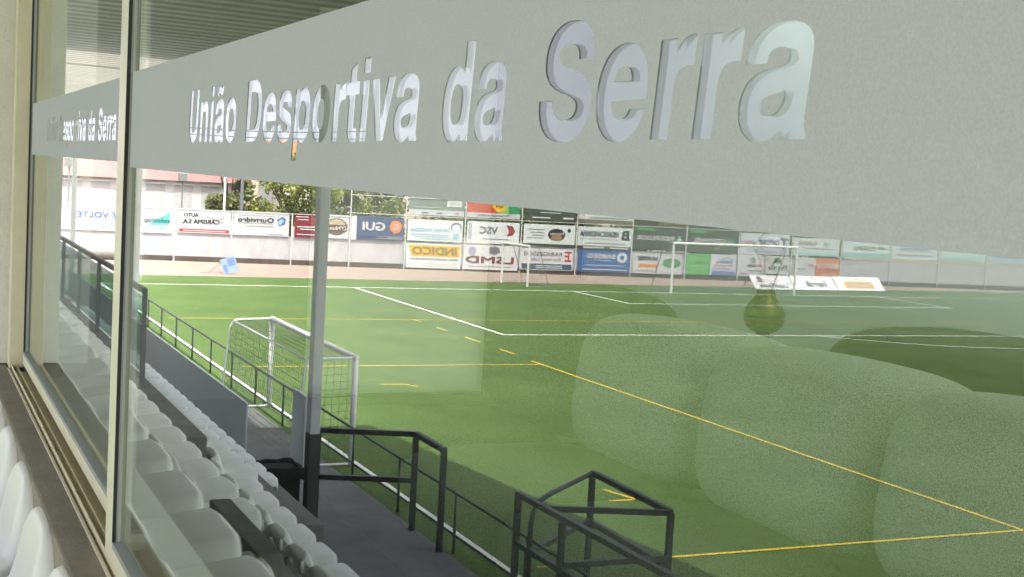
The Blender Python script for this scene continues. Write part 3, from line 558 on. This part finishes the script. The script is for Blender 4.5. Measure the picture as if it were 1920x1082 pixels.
# ------------------------------------------------------------------ railing along the walkway
rl = empty('pitch_railing', V(-30, 7.14, 0), 'long dark steel railing between the walkway and the touchline', 'railing')
RY = 7.14
MB().tube([(-52, RY, .86), (6, RY, .86)], .024, 8).build('top_rail', M['railgrey'], rl, True, seen=True)
MB().tube([(-52, RY, .27), (6, RY, .27)], .016, 8).build('lower_rail', M['railgrey'], rl, True, seen=True)
x = -49.7
while x < 6:
    MB().tube([(x, RY, 0), (x, RY, .85)], .022, 8).build('rail_post', M['railgrey'], rl, True, seen=True); x += 2.33

# ------------------------------------------------------------------ guard rails on the walkway
def guard(name, lab, segs, w_=.055, mids=()):
    rt = empty(name, V(*segs[0]), lab, 'guard rail', 'black guard rails on the walkway')
    for nm, pts in segs[1]:
        b = MB()
        if len(pts) == 2 and nm != 'bent_rail': b.bar(pts[0], pts[1], w_, w_)
        else: b.tube(pts, w_ * .48, 10)
        b.build(nm, M['blackrail'], rt, seen=True, smooth=nm == 'bent_rail')
    return rt
ZT = 1.45
guard('guard_rail', 'square black guard rail frame beside the bin and the thick roof post', ((-18.6, 6.2, 0), [
    ('post', [(-18.85, 5.64, 0), (-18.85, 5.64, ZT)]), ('post', [(-18.35, 6.98, 0), (-18.35, 6.98, ZT)]), ('post', [(-17.2, 6.97, 0), (-17.2, 6.97, ZT)]),
    ('top_bar', [(-18.87, 5.62, ZT), (-18.35, 6.98, ZT)]), ('top_bar', [(-18.37, 6.98, ZT + .003), (-17.18, 6.97, ZT + .003)]),
    ('middle_bar', [(-18.85, 5.64, .76), (-18.35, 6.98, .76)])]), .075)
A0 = (-14.62, 6.93, ZT); B0 = (-15.51, 8.42, ZT); C0 = (-13.41, 8.36, ZT)
guard('guard_rail', 'larger black guard rail with a bent handrail, nearest to the sofa', ((-14, 7.5, 0), [
    ('post', [(A0[0], A0[1], 0), A0]), ('post', [(-13.45, 6.95, 0), (-13.45, 6.95, ZT - .05)]), ('post', [(B0[0], B0[1], 0), B0]), ('post', [(C0[0], C0[1], 0), C0]),
    ('top_bar', [(A0[0] - .03, A0[1], ZT), (-9.6, 7.02, ZT)]), ('top_bar', [(B0[0], B0[1], ZT + .002), (C0[0], C0[1], ZT + .002)]),
    ('top_bar', [(-13.9, 6.98, ZT - .003), (C0[0], C0[1], ZT - .003)]),
    ('bent_rail', [B0, (-14.60, 7.33, ZT - .02), (-14.40, 7.10, ZT - .05), (-14.28, 6.98, ZT - .16), (-14.27, 6.95, ZT - .3), (-14.27, 6.95, .1)]),
    ('middle_bar', [(-14.27, 6.96, .82), (B0[0], B0[1], .82)]), ('middle_bar', [(B0[0], B0[1], .8), (C0[0], C0[1], .8)]),
    ('middle_bar', [(A0[0], A0[1], .85), (-9.6, 7.02, .85)]), ('middle_bar', [(-13.45, 6.95, .9), (C0[0], C0[1], .9)])]), .068)

# roof posts
for i, x in enumerate((-18.8, -35.3, -49.8)):
    lab = ('thick grey roof post with a black foot standing by the bin', 'second grey roof post along the walkway, beyond the portable goal', 'farthest grey roof post at the end of the stand')[i]
    rt = empty('roof_post', V(x, 5.6, 0), lab, 'post', 'grey posts carrying the stand roof')
    MB().box((x - .11, 5.47, 1.42 if i == 0 else .3), (x + .11, 5.62, 6.9)).build('shaft', M['post'], rt, seen=True, bevel=.012)
    MB().box((x - .115, 5.465, 0), (x + .115, 5.625, 1.42 if i == 0 else .3)).build('foot', M['postdark'], rt, seen=True, bevel=.01)
sp = empty('notice_panel', V(-20.9, 5.85, 0), 'narrow grey upright panel fixed behind the thick roof post', 'panel')
MB().box((-20.45, 5.68, .45), (-19.75, 5.74, 1.80)).build('panel', M['post'], sp, seen=True, bevel=.01)
MB().bar((-20.1, 5.71, 0), (-20.1, 5.71, .5), .05, .05).build('leg', M['steel'], sp, seen=True)
wb = empty('waste_bin', V(-18.9, 5.15, 0), 'square black waste bin with a rumpled liner beside the thick roof post', 'bin')
MB().box((-19.15, 4.84, 0.012), (-18.6, 5.34, .93)).build('bin_body', M['bin'], wb, seen=True, bevel=.04)
b = MB(); r = random.Random(2); pts = []
for k in range(28):
    a = k / 28 * 4; e_ = int(a); f_ = a - e_
    cs = [(-19.19, 4.80), (-18.56, 4.80), (-18.56, 5.38), (-19.19, 5.38)]; p = Vector((*cs[e_], 0)).lerp(Vector((*cs[(e_ + 1) % 4], 0)), f_)
    pts.append(p)
n0 = 0
for zz, sc in ((.80, 1.0), (.90, 1.02), (.965, .98), (.93, .88)):
    for p in pts: c_ = Vector((-18.87, 5.09, 0)); q = c_ + (p - c_) * (sc + r.uniform(-.02, .02)); b.v.append(Vector((q.x, q.y, zz + r.uniform(-.02, .02))))
for j in range(3):
    for k in range(28): b.f.append((j * 28 + k, j * 28 + (k + 1) % 28, (j + 1) * 28 + (k + 1) % 28, (j + 1) * 28 + k)); b.m.append(0)
b.build('bin_liner', M['bin'], wb, True, seen=True)
pp = empty('parapet', V(-35, 5.05, 0), 'low blue grey parapet running along the far half of the walkway', 'parapet')
MB().box((-46, 5.0, 0.012), (-20.65, 5.03, 1.54)).build('parapet_body', M['parapet'], pp, seen=True)

# ------------------------------------------------------------------ the stand
gs = empty('grandstand', (0, G, 0), 'covered concrete stand in steps below the club-house window', 'grandstand')
def tier(y0, y1, zt, x0, x1, m_='conc', zb=0.0, bev=.006): return MB().box((x0, y0, zb), (x1, y1, zt)).build('tier', M[m_], gs, seen=True, bevel=bev)
z1, z2, z3, z4 = H - 1.33, H - 2.0, H - 2.7, H - 3.4
tier(.45, 1.08, z1, -46, -4.85); tier(.45, .72, z1, -4.85, 6)
tier(.72, 1.2, z1 - .33, -4.74, 6, 'concd')
tier(1.08, 2.07, z2, -46, -9.7); tier(1.08, 1.8, z2, -9.7, 6)
tier(1.22, 1.31, H - 1.43, -5.63, -4.78, 'concd', z2 - .01)
tier(2.07, 2.9, z3, -46, -9.7); tier(1.8, 2.58, z3, -9.7, 6); tier(2.9, 3.75, z4, -46, -12.2)
# corrugated roof over the stand
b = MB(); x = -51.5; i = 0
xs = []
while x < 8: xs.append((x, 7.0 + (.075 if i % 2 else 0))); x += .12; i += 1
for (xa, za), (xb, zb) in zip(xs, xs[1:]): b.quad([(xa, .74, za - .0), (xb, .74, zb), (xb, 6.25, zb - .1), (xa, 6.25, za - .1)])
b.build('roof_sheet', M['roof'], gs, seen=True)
b = MB()
for x in (-49.8, -42.5, -35.3, -27.0, -18.8, -12.5, -6.2, 0.1): b.bar((x, .75, 7.16), (x, 6.2, 7.08), .12, .18)
b.bar((-51.4, 6.18, 7.06), (8, 6.18, 7.06), .08, .12); b.build('roof_beam', M['steel'], gs, seen=True)
gl = empty('glass_balustrade', V(-15, 2.0, z2), 'glass balustrade with a grey top rail on a step of the stand', 'balustrade')
MB().box((-30, 1.985, z2 + .79), (-12.2, 2.03, z2 + .84)).build('top_rail', M['steel'], gl, seen=True, bevel=.008)
for k, x in enumerate((-12.22, -14.0, -15.8, -17.6, -19.4, -21.2, -23, -24.8)):
    MB().box((x - .02, 1.987, z2), (x + .02, 2.027, z2 + .79)).build('baluster', M['steel'], gl, seen=True)
    MB().box((x - 1.74, 2.002, z2 + .08), (x - .06, 2.01, z2 + .76)).build('glass_panel', M['screen'], gl, seen=True)

# seats -----------------------------------------------------------------
def seat_meshes():
    # profile in (forward, up) with half width; forward = towards the pitch
    prof = [(.200,-.085,.150),(.214,-.080,.175),(.218,-.030,.192),(.212,-.006,.200),(.195,.004,.204),(.11,-.006,.206),(.03,-.020,.206),(-.02,-.022,.206),(-.048,-.008,.206),(-.060,.03,.206),(-.075,.10,.205),(-.084,.132,.198),(-.090,.148,.180),(-.100,.156,.165),(-.112,.150,.168),(-.118,.12,.186),(-.116,.06,.195)]
    mb = MB(); NU = 18
    for (f_, z_, hw) in prof:
        for k in range(NU + 1):
            u = -1 + 2 * k / NU
            dish = (-.050 * (abs(u) ** 9) * 1.4 + .006 * u * u) if f_ > -.03 else 0.0
            fw = f_ + (-.045 * abs(u) ** 9 + .012 * abs(u) ** 3 if f_ < -.03 else -.022 * abs(u) ** 4 * (1 if f_ > .15 else 0))
            drop = -.03 * abs(u) ** 5 if z_ > .13 else 0
            mb.v.append(Vector((u * hw * .95, -fw, z_ + dish + drop)))
    n = NU + 1
    for i in range(len(prof) - 1):
        for k in range(NU): a = i * n + k; mb.f.append((a, a + 1, a + n + 1, a + n)); mb.m.append(0)
    o = mb.build('seat_shell', M['seat'], None, True)
    s_ = o.modifiers.new('t', 'SOLIDIFY'); s_.thickness = .008; s_.offset = 0
    pass
    dg = bpy.context.evaluated_depsgraph_get(); me = bpy.data.meshes.new_from_object(o.evaluated_get(dg)); bpy.data.objects.remove(o)
    br = MB().box((-.03, -.12, -.30), (.03, -.06, -.03)).box((-.14, -.14, -.045), (.14, .02, -.03)); bo = br.build('bracket', M['steel']); bme = bo.data; bpy.data.objects.remove(bo)
    return me, bme
SM, BM_ = seat_meshes()
def nth(k):
    a = 'first second third fourth fifth sixth seventh eighth ninth tenth eleventh twelfth thirteenth fourteenth fifteenth sixteenth seventeenth eighteenth nineteenth'.split()
    if k < 20: return a[k - 1]
    t = ['twenty', 'thirty', 'forty'][k // 10 - 2]
    return (t[:-1] + 'ieth') if k % 10 == 0 else t + ' ' + a[k % 10 - 1]
def seat(x, yv, zp, lab, grp):
    root = bpy.data.objects.new('stadium_seat', None); C.objects.link(root); root.location = V(x, yv, zp); root.empty_display_size = .1
    tag(root, lab, 'seat', grp)
    a = bpy.data.objects.new('seat_shell', SM); C.objects.link(a); a.parent = root; a.rotation_euler = (0, 0, 0)
    c_ = bpy.data.objects.new('bracket', BM_); C.objects.link(c_); c_.parent = root
# pan front edge is 0.21 in front of the origin and the back top 0.1 behind it
zr1 = H - .905; k = 0
for i in range(22):
    x = -1.96 - .45 * (i - 1)
    lab = {2: 'white plastic seat nearest the camera in the row along the concrete ledge', 3: 'second white plastic seat from the camera along the concrete ledge', 4: 'third white plastic seat from the camera along the ledge', 5: 'fourth white plastic seat along the ledge, cut by the left edge of the picture'}.get(i, 'white plastic seat of the top row along the ledge, %s from the near end' % nth(i + 1))
    seat(x, G * 2 - .185, zr1, lab, 'white seats of the top row')
zr2 = H - 1.60; k2 = 0
for i in range(34):
    x = -1.64 - .45 * i
    if -5.75 < x < -4.85: continue
    k2 += 1
    seat(x, 1.33, zr2, 'white plastic seat of the second row, %s from the end nearest the camera' % nth(k2), 'white seats of the second row')
zr3 = H - 2.30
for i in range(42):
    x = -3.2 - .45 * i
    if -9.95 < x < -9.5: continue
    seat(x, 2.2 if x > -9.7 else 2.27, zr3, 'white plastic seat of the third row, %s from the end nearest the camera' % nth(i + 1), 'white seats of the third row')
for i in range(34):
    seat(-12.6 - .45 * i, 3.14, H - 3.0, 'white plastic seat of the lowest row, %s from the end beside the bin' % nth(i + 1), 'white seats of the lowest row')

# ------------------------------------------------------------------ club house with its window
ch = empty('club_house', (0, G, 0), 'club house with rendered wall, concrete ledge and pillar around the lettered window', 'building')
ZS = H - .74; XJ = -4.84; D1 = .405
MB().box((-46, .352, 0), (8, .555, ZS - .045)).build('wall_under_window', M['plaster'], ch)
MB().box((-46, .285, ZS - .60), (8, .352, ZS - .003)).build('ledge', M['ledge'], ch, bevel=.006)
MB().box((XJ - .9, .292, ZS - .0), (XJ - .10, .62, H + 3.2)).build('pillar', M['plaster'], ch, bevel=.004)
MB().box((-46, .37, ZS - .045), (XJ - .9, .55, H + 1.6)).build('wall_beside_window', M['plaster'], ch)
MB().box((XJ - .1, .36, H + .95), (8, .55, H + 3.2)).build('wall_above_window', M['plaster'], ch)
MB().box((2.2, .36, ZS - .045), (2.65, .55, H + .95)).build('wall_near_corner', M['plaster'], ch)
MB().quad([(-22.1, 8.4, 10.6), (-22.1, -.35, 10.6), (16, -.35, 10.6), (16, 11.0, 10.6), (-10, 9.8, 10.6)]).quad([(-22.1, 8.4, 10.9), (-22.1, -.35, 10.9), (16, -.35, 10.9), (16, 11.0, 10.9), (-10, 9.8, 10.9)]).quad([(-22.1, 8.4, 10.6), (-10, 9.8, 10.6), (-10, 9.8, 10.9), (-22.1, 8.4, 10.9)]).quad([(-10, 9.8, 10.6), (16, 11, 10.6), (16, 11, 10.9), (-10, 9.8, 10.9)]).build('unseen_shade_roof', M['conc'], ch, seen=True)  # unseen slab, placed and outlined to cast the shade on the turf
# room behind the window
FL = H - 1.28
MB().box((-7.2, .56, FL - .1), (2.5, 3.75, FL)).build('room_floor', M['roomf'], ch)
MB().box((-7.2, .56, FL + 2.7), (2.5, 3.15, FL + 2.8)).box((-.5, 3.15, FL + 2.7), (2.5, 3.75, FL + 2.8)).box((-7.2, 3.15, FL + 2.7), (-5.6, 3.75, FL + 2.8)).build('room_ceiling', M['ceiling'], ch)
MB().box((-5.6, 3.15, FL + 2.74), (-.5, 3.75, FL + 2.76)).build('added_skylight', M['opal'], ch)  # diffusing ceiling panel added to brighten the back wall
MB().box((-7.2, 3.75, FL - .1), (2.65, 3.9, FL + 2.8)).build('room_back_wall', M['room'], ch)
MB().box((-7.35, .56, FL - .1), (-7.2, 2.06, FL + 2.8)).box((-7.35, 3.16, FL - .1), (-7.2, 3.75, FL + 2.8)).box((-7.35, 2.06, FL + 2.15), (-7.2, 3.16, FL + 2.8)).box((-7.35, 2.06, FL - .1), (-7.2, 3.16, FL + .01)).build('room_end_wall', M['room_dark'], ch)
MB().box((2.5, .56, FL - .1), (2.65, .62, FL + 2.8)).box((2.5, 3.68, FL - .1), (2.65, 3.9, FL + 2.8)).box((2.5, .62, FL - .1), (2.65, 3.68, FL + .15)).box((2.5, .62, FL + 2.7), (2.65, 3.68, FL + 2.8)).build('room_near_wall', M['room'], ch)
MB().box((-7.30, 2.06, FL + .01), (-7.26, 3.16, FL + 2.15)).build('frosted_door', M['frosted_door'], ch)

# the window
wn = empty('sliding_window', (XJ, G, ZS), 'cream framed sliding window with a frosted band lettered União Desportiva da Serra', 'window')
b = MB()
b.box((XJ - .10, .350, ZS), (XJ, .43, H + .95)); b.box((XJ, .350, H + .87), (2.2, .43, H + .95)); b.box((2.12, .35, ZS), (2.2, .43, H + .87))
b.build('frame', M['cream'], wn, bevel=.003)
b = MB()
b.box((XJ, .352, ZS - .045), (2.12, .43, ZS - .012)); b.box((XJ, .346, ZS - .02), (2.12, .352, ZS + .002))
b.box((XJ, .358, ZS - .012), (2.12, .3605, ZS + .012)); b.box((XJ, .374, ZS - .012), (2.12, .3765, ZS + .010)); b.box((XJ, .4255, ZS - .012), (2.12, .43, ZS + .03))
b.build('sill_track', M['cream'], wn, bevel=.001)
b = MB()
for k in range(14): b.box((-4.5 + k * .47, .3655, ZS - .0119), (-4.47 + k * .47, .3725, ZS - .0105))
b.build('drain_slot', M['rubber'], wn)
PZ = H + .87
def sash(x0, x1, y0, y1, zb, name='sash'):
    s_ = empty('sash', ((x0 + x1) / 2, y0, ZS), None, None); s_.parent = wn; s_.location = Vector(((x0 + x1) / 2, y0, ZS)) - wn.location
    return s_
def glyphs():
    def P(*c):  # path: points and ('c', c1, c2, end)
        out = []
        for it in c:
            if len(it) == 2: out.append(it)
            else:
                p0 = out[-1]; a, b_, e = it[0:2], it[2:4], it[4:6]
                for k in range(1, 9):
                    t = k / 8; q = 1 - t
                    out.append((q**3*p0[0]+3*q*q*t*a[0]+3*q*t*t*b_[0]+t**3*e[0], q**3*p0[1]+3*q*q*t*a[1]+3*q*t*t*b_[1]+t**3*e[1]))
        return out
    def E_(cx_, cy_, rx, ry, n=36, e=.9): 
        o = []
        for k in range(n):
            t = 2 * math.pi * k / n; c_, s_ = math.cos(t), math.sin(t); o.append((cx_ + rx * math.copysign(abs(c_) ** e, c_), cy_ + ry * math.copysign(abs(s_) ** e, s_)))
        return o
    g = {}
    g['U'] = (620, [P((60,700),(60,260),(60,80,160,-12,310,-12),(460,-12,560,80,560,260),(560,700),(415,700),(415,260),(415,150,370,110,310,110),(250,110,205,150,205,260),(205,700))])
    g['n'] = (560, [P((55,520),(185,520),(185,455),(220,505,265,532,330,532),(440,532,500,460,500,345),(500,0),(360,0),(360,310),(360,385,330,415,280,415),(225,415,195,375,195,300),(195,0),(55,0))])
    g['i'] = (270, [P((65,0),(205,0),(205,520),(65,520)), P((65,600),(205,600),(205,720),(65,720))])
    A = P((45,360),(180,360),(185,410,215,430,265,430),(320,430,345,410,345,370),(345,335,320,325,220,315),(100,302,35,250,35,150),(35,50,100,-14,200,-14),(265,-14,310,10,350,55),(352,30,356,12,362,0),(505,0),(505,18),(485,35,482,60,482,110),(482,385),(482,485,410,532,270,532),(130,532,50,475,45,360))[:-1]
    A2 = P((345,235),(320,220,300,218,260,210),(195,200,172,185,172,145),(172,110,195,90,235,90),(300,90,345,130,345,190))
    g['a'] = (545, [A, A2])
    g['ã'] = (545, [A, A2, P((110,590),(185,590),(190,615,200,625,215,625),(240,625,270,590,315,590),(370,590,405,630,405,705),(335,705),(330,680,322,670,305,670),(285,670,250,705,205,705),(150,705,112,665,110,590))[:-1]])
    g['o'] = (570, [E_(285,259,250,273), E_(285,259,108,155)])
    g['D'] = (685, [P((70,700),(70,0),(330,0),(540,0,650,130,650,350),(650,570,540,700,330,700)), P((215,580),(215,120),(310,120),(440,120,500,200,500,350),(500,500,440,580,310,580))])
    g['e'] = (560, [P((525,225),(178,225),(185,140,225,100,290,100),(340,100,370,120,385,155),(518,155),(490,50,410,-14,288,-14),(130,-14,35,90,35,258),(35,425,130,532,285,532),(435,532,525,430,525,255)), P((382,315),(180,315),(188,385,225,418,283,418),(338,418,376,385,382,315))[:-1]])
    g['s'] = (540, [P((490,360),(355,360),(350,400,325,425,268,425),(215,425,190,410,190,380),(190,345,240,335,320,318),(440,292,505,255,505,155),(505,45,420,-14,275,-14),(125,-14,35,50,30,170),(170,170),(172,115,210,90,275,90),(330,90,362,108,362,142),(362,180,315,188,225,210),(110,235,52,275,52,370),(52,470,135,532,268,532),(405,532,485,470,490,360))[:-1]])
    g['p'] = (580, [P((60,520),(190,520),(190,455),(225,508,270,532,330,532),(460,532,545,420,545,260),(545,98,460,-14,332,-14),(270,-14,228,10,200,52),(200,-200),(60,-200)), E_(300,258,103,158)])
    g['r'] = (365, [P((60,520),(190,520),(190,430),(225,500,275,530,335,530),(355,528),(355,385),(260,395,200,365,200,265),(200,0),(60,0))])
    g['t'] = (340, [P((90,520),(90,640),(230,690),(230,520),(320,520),(320,420),(230,420),(230,150),(230,108,245,98,285,98),(320,100),(320,-5),(295,-10,275,-11,250,-11),(140,-11,90,30,90,130),(90,420),(15,420),(15,520))])
    g['v'] = (510, [P((10,520),(160,520),(260,160),(355,520),(500,520),(330,0),(180,0))])
    g['d'] = (580, [P((515,700),(375,700),(375,455),(345,508,300,532,242,532),(112,532,30,420,30,258),(30,98,112,-14,240,-14),(305,-14,350,10,385,62),(385,0),(515,0)), E_(272,258,103,158)])
    g['S'] = (660, [P((600,490),(455,490),(450,555,405,590,325,590),(250,590,205,560,205,515),(205,455,270,440,390,412),(540,378,625,325,625,205),(625,65,510,-14,335,-14),(150,-14,35,70,30,230),(178,230),(185,145,240,105,338,105),(425,105,478,135,478,190),(478,245,420,262,290,292),(140,327,60,380,60,500),(60,635,165,714,325,714),(490,714,595,640,600,490))[:-1]])
    return g
GL = glyphs()
def inside(p, poly):
    c = False; n = len(poly)
    for i in range(n):
        (x1, y1), (x2, y2) = poly[i], poly[(i + 1) % n]
        if (y1 > p[1]) != (y2 > p[1]) and p[0] < (x2 - x1) * (p[1] - y1) / (y2 - y1) + x1: c = not c
    return c
def embolden(cs, d):
    res = []
    for k, ct in enumerate(cs):
        pts = [p for i, p in enumerate(ct) if math.dist(p, ct[i - 1]) > .5]; n = len(pts)
        area = sum(pts[i - 1][0] * pts[i][1] - pts[i][0] * pts[i - 1][1] for i in range(n))
        hole = k > 0 and inside(pts[0], cs[0]); sg = (1 if area > 0 else -1) * (-1 if hole else 1); out = []
        for i in range(n):
            a, b_, c_ = Vector((*pts[i - 1], 0)), Vector((*pts[i], 0)), Vector((*pts[(i + 1) % n], 0))
            e1 = (b_ - a).normalized(); e2 = (c_ - b_).normalized()
            n1 = Vector((e1.y, -e1.x, 0)); n2 = Vector((e2.y, -e2.x, 0)); m_ = n1 + n2
            m_ = n1 if m_.length < .3 else m_.normalized() * min(1.6, 1 / max(.4, m_.normalized().dot(n1)))
            out.append((b_.x + m_.x * d * sg, b_.y + m_.y * d * sg))
        res.append(out)
    return res
GL = {k: (a, embolden(cs, 9)) for k, (a, cs) in GL.items()}
def film(x0, x1, z0, z1, words, base, cap, y, parent):
    c_ = bpy.data.curves.new('film', 'CURVE'); c_.dimensions = '2D'; c_.fill_mode = 'BOTH'
    def spl(pts):
        s_ = c_.splines.new('POLY'); s_.points.add(len(pts) - 1)
        for p, q in zip(s_.points, pts): p.co = (q[0], q[1], 0, 1)
        s_.use_cyclic_u = True
    spl([(x0, z0), (x1, z0), (x1, z1), (x0, z1)])
    sc = cap / 700
    for wd, xa, xb in words:
        adv = sum(GL[q][0] for q in wd) - 80; sx = (xb - xa) / (adv); cur = -40
        for q in wd:
            a_, cs = GL[q]
            for ct in cs: spl([(xa + (cur + p[0]) * sx + .12 * p[1] * sc, base + p[1] * sc) for p in ct])
            cur += a_
    o = bpy.data.objects.new('film', c_); C.objects.link(o)
    dg = bpy.context.evaluated_depsgraph_get(); me = bpy.data.meshes.new_from_object(o.evaluated_get(dg)); bpy.data.objects.remove(o)
    bm = bmesh.new(); bm.from_mesh(me); off = parent.location + wn.location
    for v in bm.verts: v.co = Vector((v.co.x, y, v.co.y)) - off
    bm.normal_update(); bm.to_mesh(me); bm.free(); me.materials.clear(); me.materials.append(M['film'])
    fo = bpy.data.objects.new('frosted_film', me); C.objects.link(fo); fo.parent = parent
    return fo
def build_sash(x0, x1, y0, zb, stile, band, words, base, cap, lab, stile_r=True):
    s_ = bpy.data.objects.new('sash', None); C.objects.link(s_); s_.parent = wn; s_.location = Vector((x0, y0, ZS)) - wn.location; s_.empty_display_size = .1
    s_['label'] = lab
    def bb(mb, nm, m_, bev=.0015):
        me = bpy.data.meshes.new(nm); off = s_.location + wn.location
        me.from_pydata([v - off for v in mb.v], [], mb.f); me.materials.append(M[m_]); o = bpy.data.objects.new(nm, me); C.objects.link(o); o.parent = s_
        if bev: q = o.modifiers.new('b', 'BEVEL'); q.width = bev; q.segments = 2
        return o
    yb = y0 + .022
    b = MB(); b.box((x0, y0 - .011, zb - .035), (x0 + stile, yb, PZ)); 
    if stile_r: b.box((x1 - stile, y0 - .011, zb - .035), (x1, yb, PZ))
    b.box((x0 + stile, y0 - .011, zb - .035), (x1 - (stile if stile_r else 0), yb, zb - .004)); b.box((x0 + stile, y0 - .011, PZ - .05), (x1 - stile, yb, PZ))
    bb(b, 'sash_frame', 'rail_cream')
    b = MB(); b.box((x0 + stile, y0 - .010, zb - .004), (x1, y0 + .012, zb + .006)); bb(b, 'lower_gasket', 'gasket', .001)
    b = MB(); b.box((x0 + stile, y0 - .0105, zb + .006), (x0 + stile + .002, y0 - .004, PZ - .05)); bb(b, 'side_gasket', 'rubber', 0)
    b = MB(); b.box((x0 + stile, y0 - .004, zb + .006), (x0 + stile + .002, y0 - .0005, PZ - .05)); bb(b, 'side_channel', 'gasket', 0)
    b = MB(); b.box((x0 + stile, y0, zb + .006), (x1 - .01, y0 + .0021, PZ - .05)); g_ = bb(b, 'glass_pane', 'glass', 0)
    f_ = film(x0 + stile + .001, x1 - .012, band[0], band[1], words, base, cap, y0 - .0006, s_)
    return s_
W2 = [('União', -1.93, -1.64), ('Desportiva', -1.588, -1.005), ('da', -.952, -.838), ('Serra', -.782, -.502)]
build_sash(-2.535, 2.1, G, H - .700, .080, (H - .019, H + .147), W2, H + .0255, .069, 'near sliding sash with the large lettering')
W1 = [(a, b - 2.387, c - 2.387) for a, b, c in W2]
build_sash(XJ + .004, -2.50, D1, H - .690, .004, (H - .012, H + .158), W1, H + .032, .069, 'far sliding sash with the small lettering', False)

# ------------------------------------------------------------------ furniture in the room
def cushion(name, c_, sz, m_, parent, rot=0.0, puff=.5, tilt=0.0):
    bm = bmesh.new(); bmesh.ops.create_cube(bm, size=1.0); bmesh.ops.subdivide_edges(bm, edges=bm.edges[:], cuts=7, use_grid_fill=True)
    for v in bm.verts:
        p = v.co * 2; q = Vector([math.copysign(abs(a) ** 1.0, a) for a in p])
        L4 = (abs(p.x) ** 4 + abs(p.y) ** 4 + abs(p.z) ** 4) ** .25
        s_ = q / max(L4, 1e-6) * max(abs(p.x), abs(p.y), abs(p.z))
        v.co = Vector((s_.x * sz[0] / 2, s_.y * sz[1] / 2, s_.z * sz[2] / 2))
    me = bpy.data.meshes.new(name); bm.to_mesh(me); bm.free(); me.polygons.foreach_set('use_smooth', [True] * len(me.polygons)); me.materials.append(M[m_])
    o = bpy.data.objects.new(name, me); C.objects.link(o); o.parent = parent; o.location = Vector(c_) - parent.location; o.rotation_euler = (tilt, 0, rot)
    ss = o.modifiers.new('s', 'SUBSURF'); ss.levels = 1; ss.render_levels = 2
    return o
sf = empty('knit_sofa', (-3.2, 2.0, FL), 'long grey sofa with big rounded knit cushions behind the window', 'sofa')
xb = [-4.72, -3.98, -3.22, -2.46, -1.72, -.98]
for k in range(5):
    xa, xc = xb[k], xb[k + 1]; mn = 'knit2' if k == 0 else 'knit'
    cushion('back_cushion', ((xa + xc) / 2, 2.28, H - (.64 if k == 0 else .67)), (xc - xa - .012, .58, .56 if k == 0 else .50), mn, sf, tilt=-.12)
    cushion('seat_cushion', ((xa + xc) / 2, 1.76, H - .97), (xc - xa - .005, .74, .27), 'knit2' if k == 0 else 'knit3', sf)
MB().box((-4.75, 1.42, FL + .05), (-.95, 2.62, FL + .24)).build('sofa_base', M['knit2'], sf, bevel=.03)
for x, y in ((-4.6, 1.5), (-4.6, 2.5), (-1.1, 1.5), (-1.1, 2.5)): MB().tube([(x, y, FL), (x, y, FL + .06)], .025, 10).build('foot', M['wood'], sf)
ac = empty('dark_armchair', (-2.92, 3.3, FL), 'wide dark armchair with a rounded back behind the grey sofa', 'armchair')
cushion('back_cushion', (-2.92, 2.98, H - .72), (1.55, .5, .66), 'leather', ac)
cushion('seat_cushion', (-2.92, 3.38, H - .95), (1.4, .6, .3), 'leather', ac)
for s in (-1, 1): cushion('armrest', (-2.92 + s * .85, 3.22, H - .88), (.32, .84, .52), 'leather', ac)
MB().box((-3.7, 2.85, FL + .04), (-2.15, 3.65, FL + .25)).build('chair_base', M['leather'], ac, bevel=.03)
for x in (-3.6, -2.25):
    for y in (2.95, 3.55): MB().tube([(x, y, FL), (x, y, FL + .05)], .03, 8).build('foot', M['wood'], ac)
tb = empty('side_table', (-4.27, 3.02, FL), 'small dark round table under the brass lamp', 'table')
MB().lathe([(.001, .62), (.26, .62), (.27, .635), (.26, .65), (.001, .65)], (-4.27, 3.02, FL), 36).build('table_top', M['wood'], tb, True)
MB().lathe([(.03, .0), (.03, .62)], (-4.27, 3.02, FL), 16).build('stem', M['wood'], tb, True)
MB().lathe([(.001, .0), (.18, .0), (.17, .02), (.03, .05)], (-4.27, 3.02, FL), 24).build('table_foot', M['wood'], tb, True)
lz = H - .606
lm = empty('table_lamp', (-4.27, 3.02, lz), 'brass table lamp with a bulging ringed body and black collar, behind the sofa', 'lamp')
MB().lathe([(.001,0),(.105,0),(.10,.012),(.07,.022),(.035,.035),(.026,.05),(.034,.06),(.026,.068),(.05,.078),(.066,.092),(.073,.105),(.071,.108),(.076,.112),(.078,.125),(.076,.128),(.079,.132),(.077,.15),(.068,.172),(.054,.19),(.042,.207),(.036,.225),(.034,.247)], (-4.27, 3.02, lz), 48).build('lamp_body', M['brass'], lm, True)
MB().lathe([(.034,.247),(.041,.249),(.041,.264),(.034,.265)], (-4.27, 3.02, lz), 32).build('collar', M['rubber'], lm, True)
MB().lathe([(.036,.265),(.042,.266),(.042,.278),(.036,.279)], (-4.27, 3.02, lz), 32).build('red_collar', M['red'], lm, True)
MB().lathe([(.036,.279),(.042,.28),(.042,.295),(.03,.297)], (-4.27, 3.02, lz), 32).build('collar', M['rubber'], lm, True)
MB().lathe([(.025,.297),(.028,.34),(.05,.37),(.062,.40),(.045,.43),(.024,.45),(.022,.52)], (-4.27, 3.02, lz), 32).build('lamp_neck', M['shade'], lm, True)
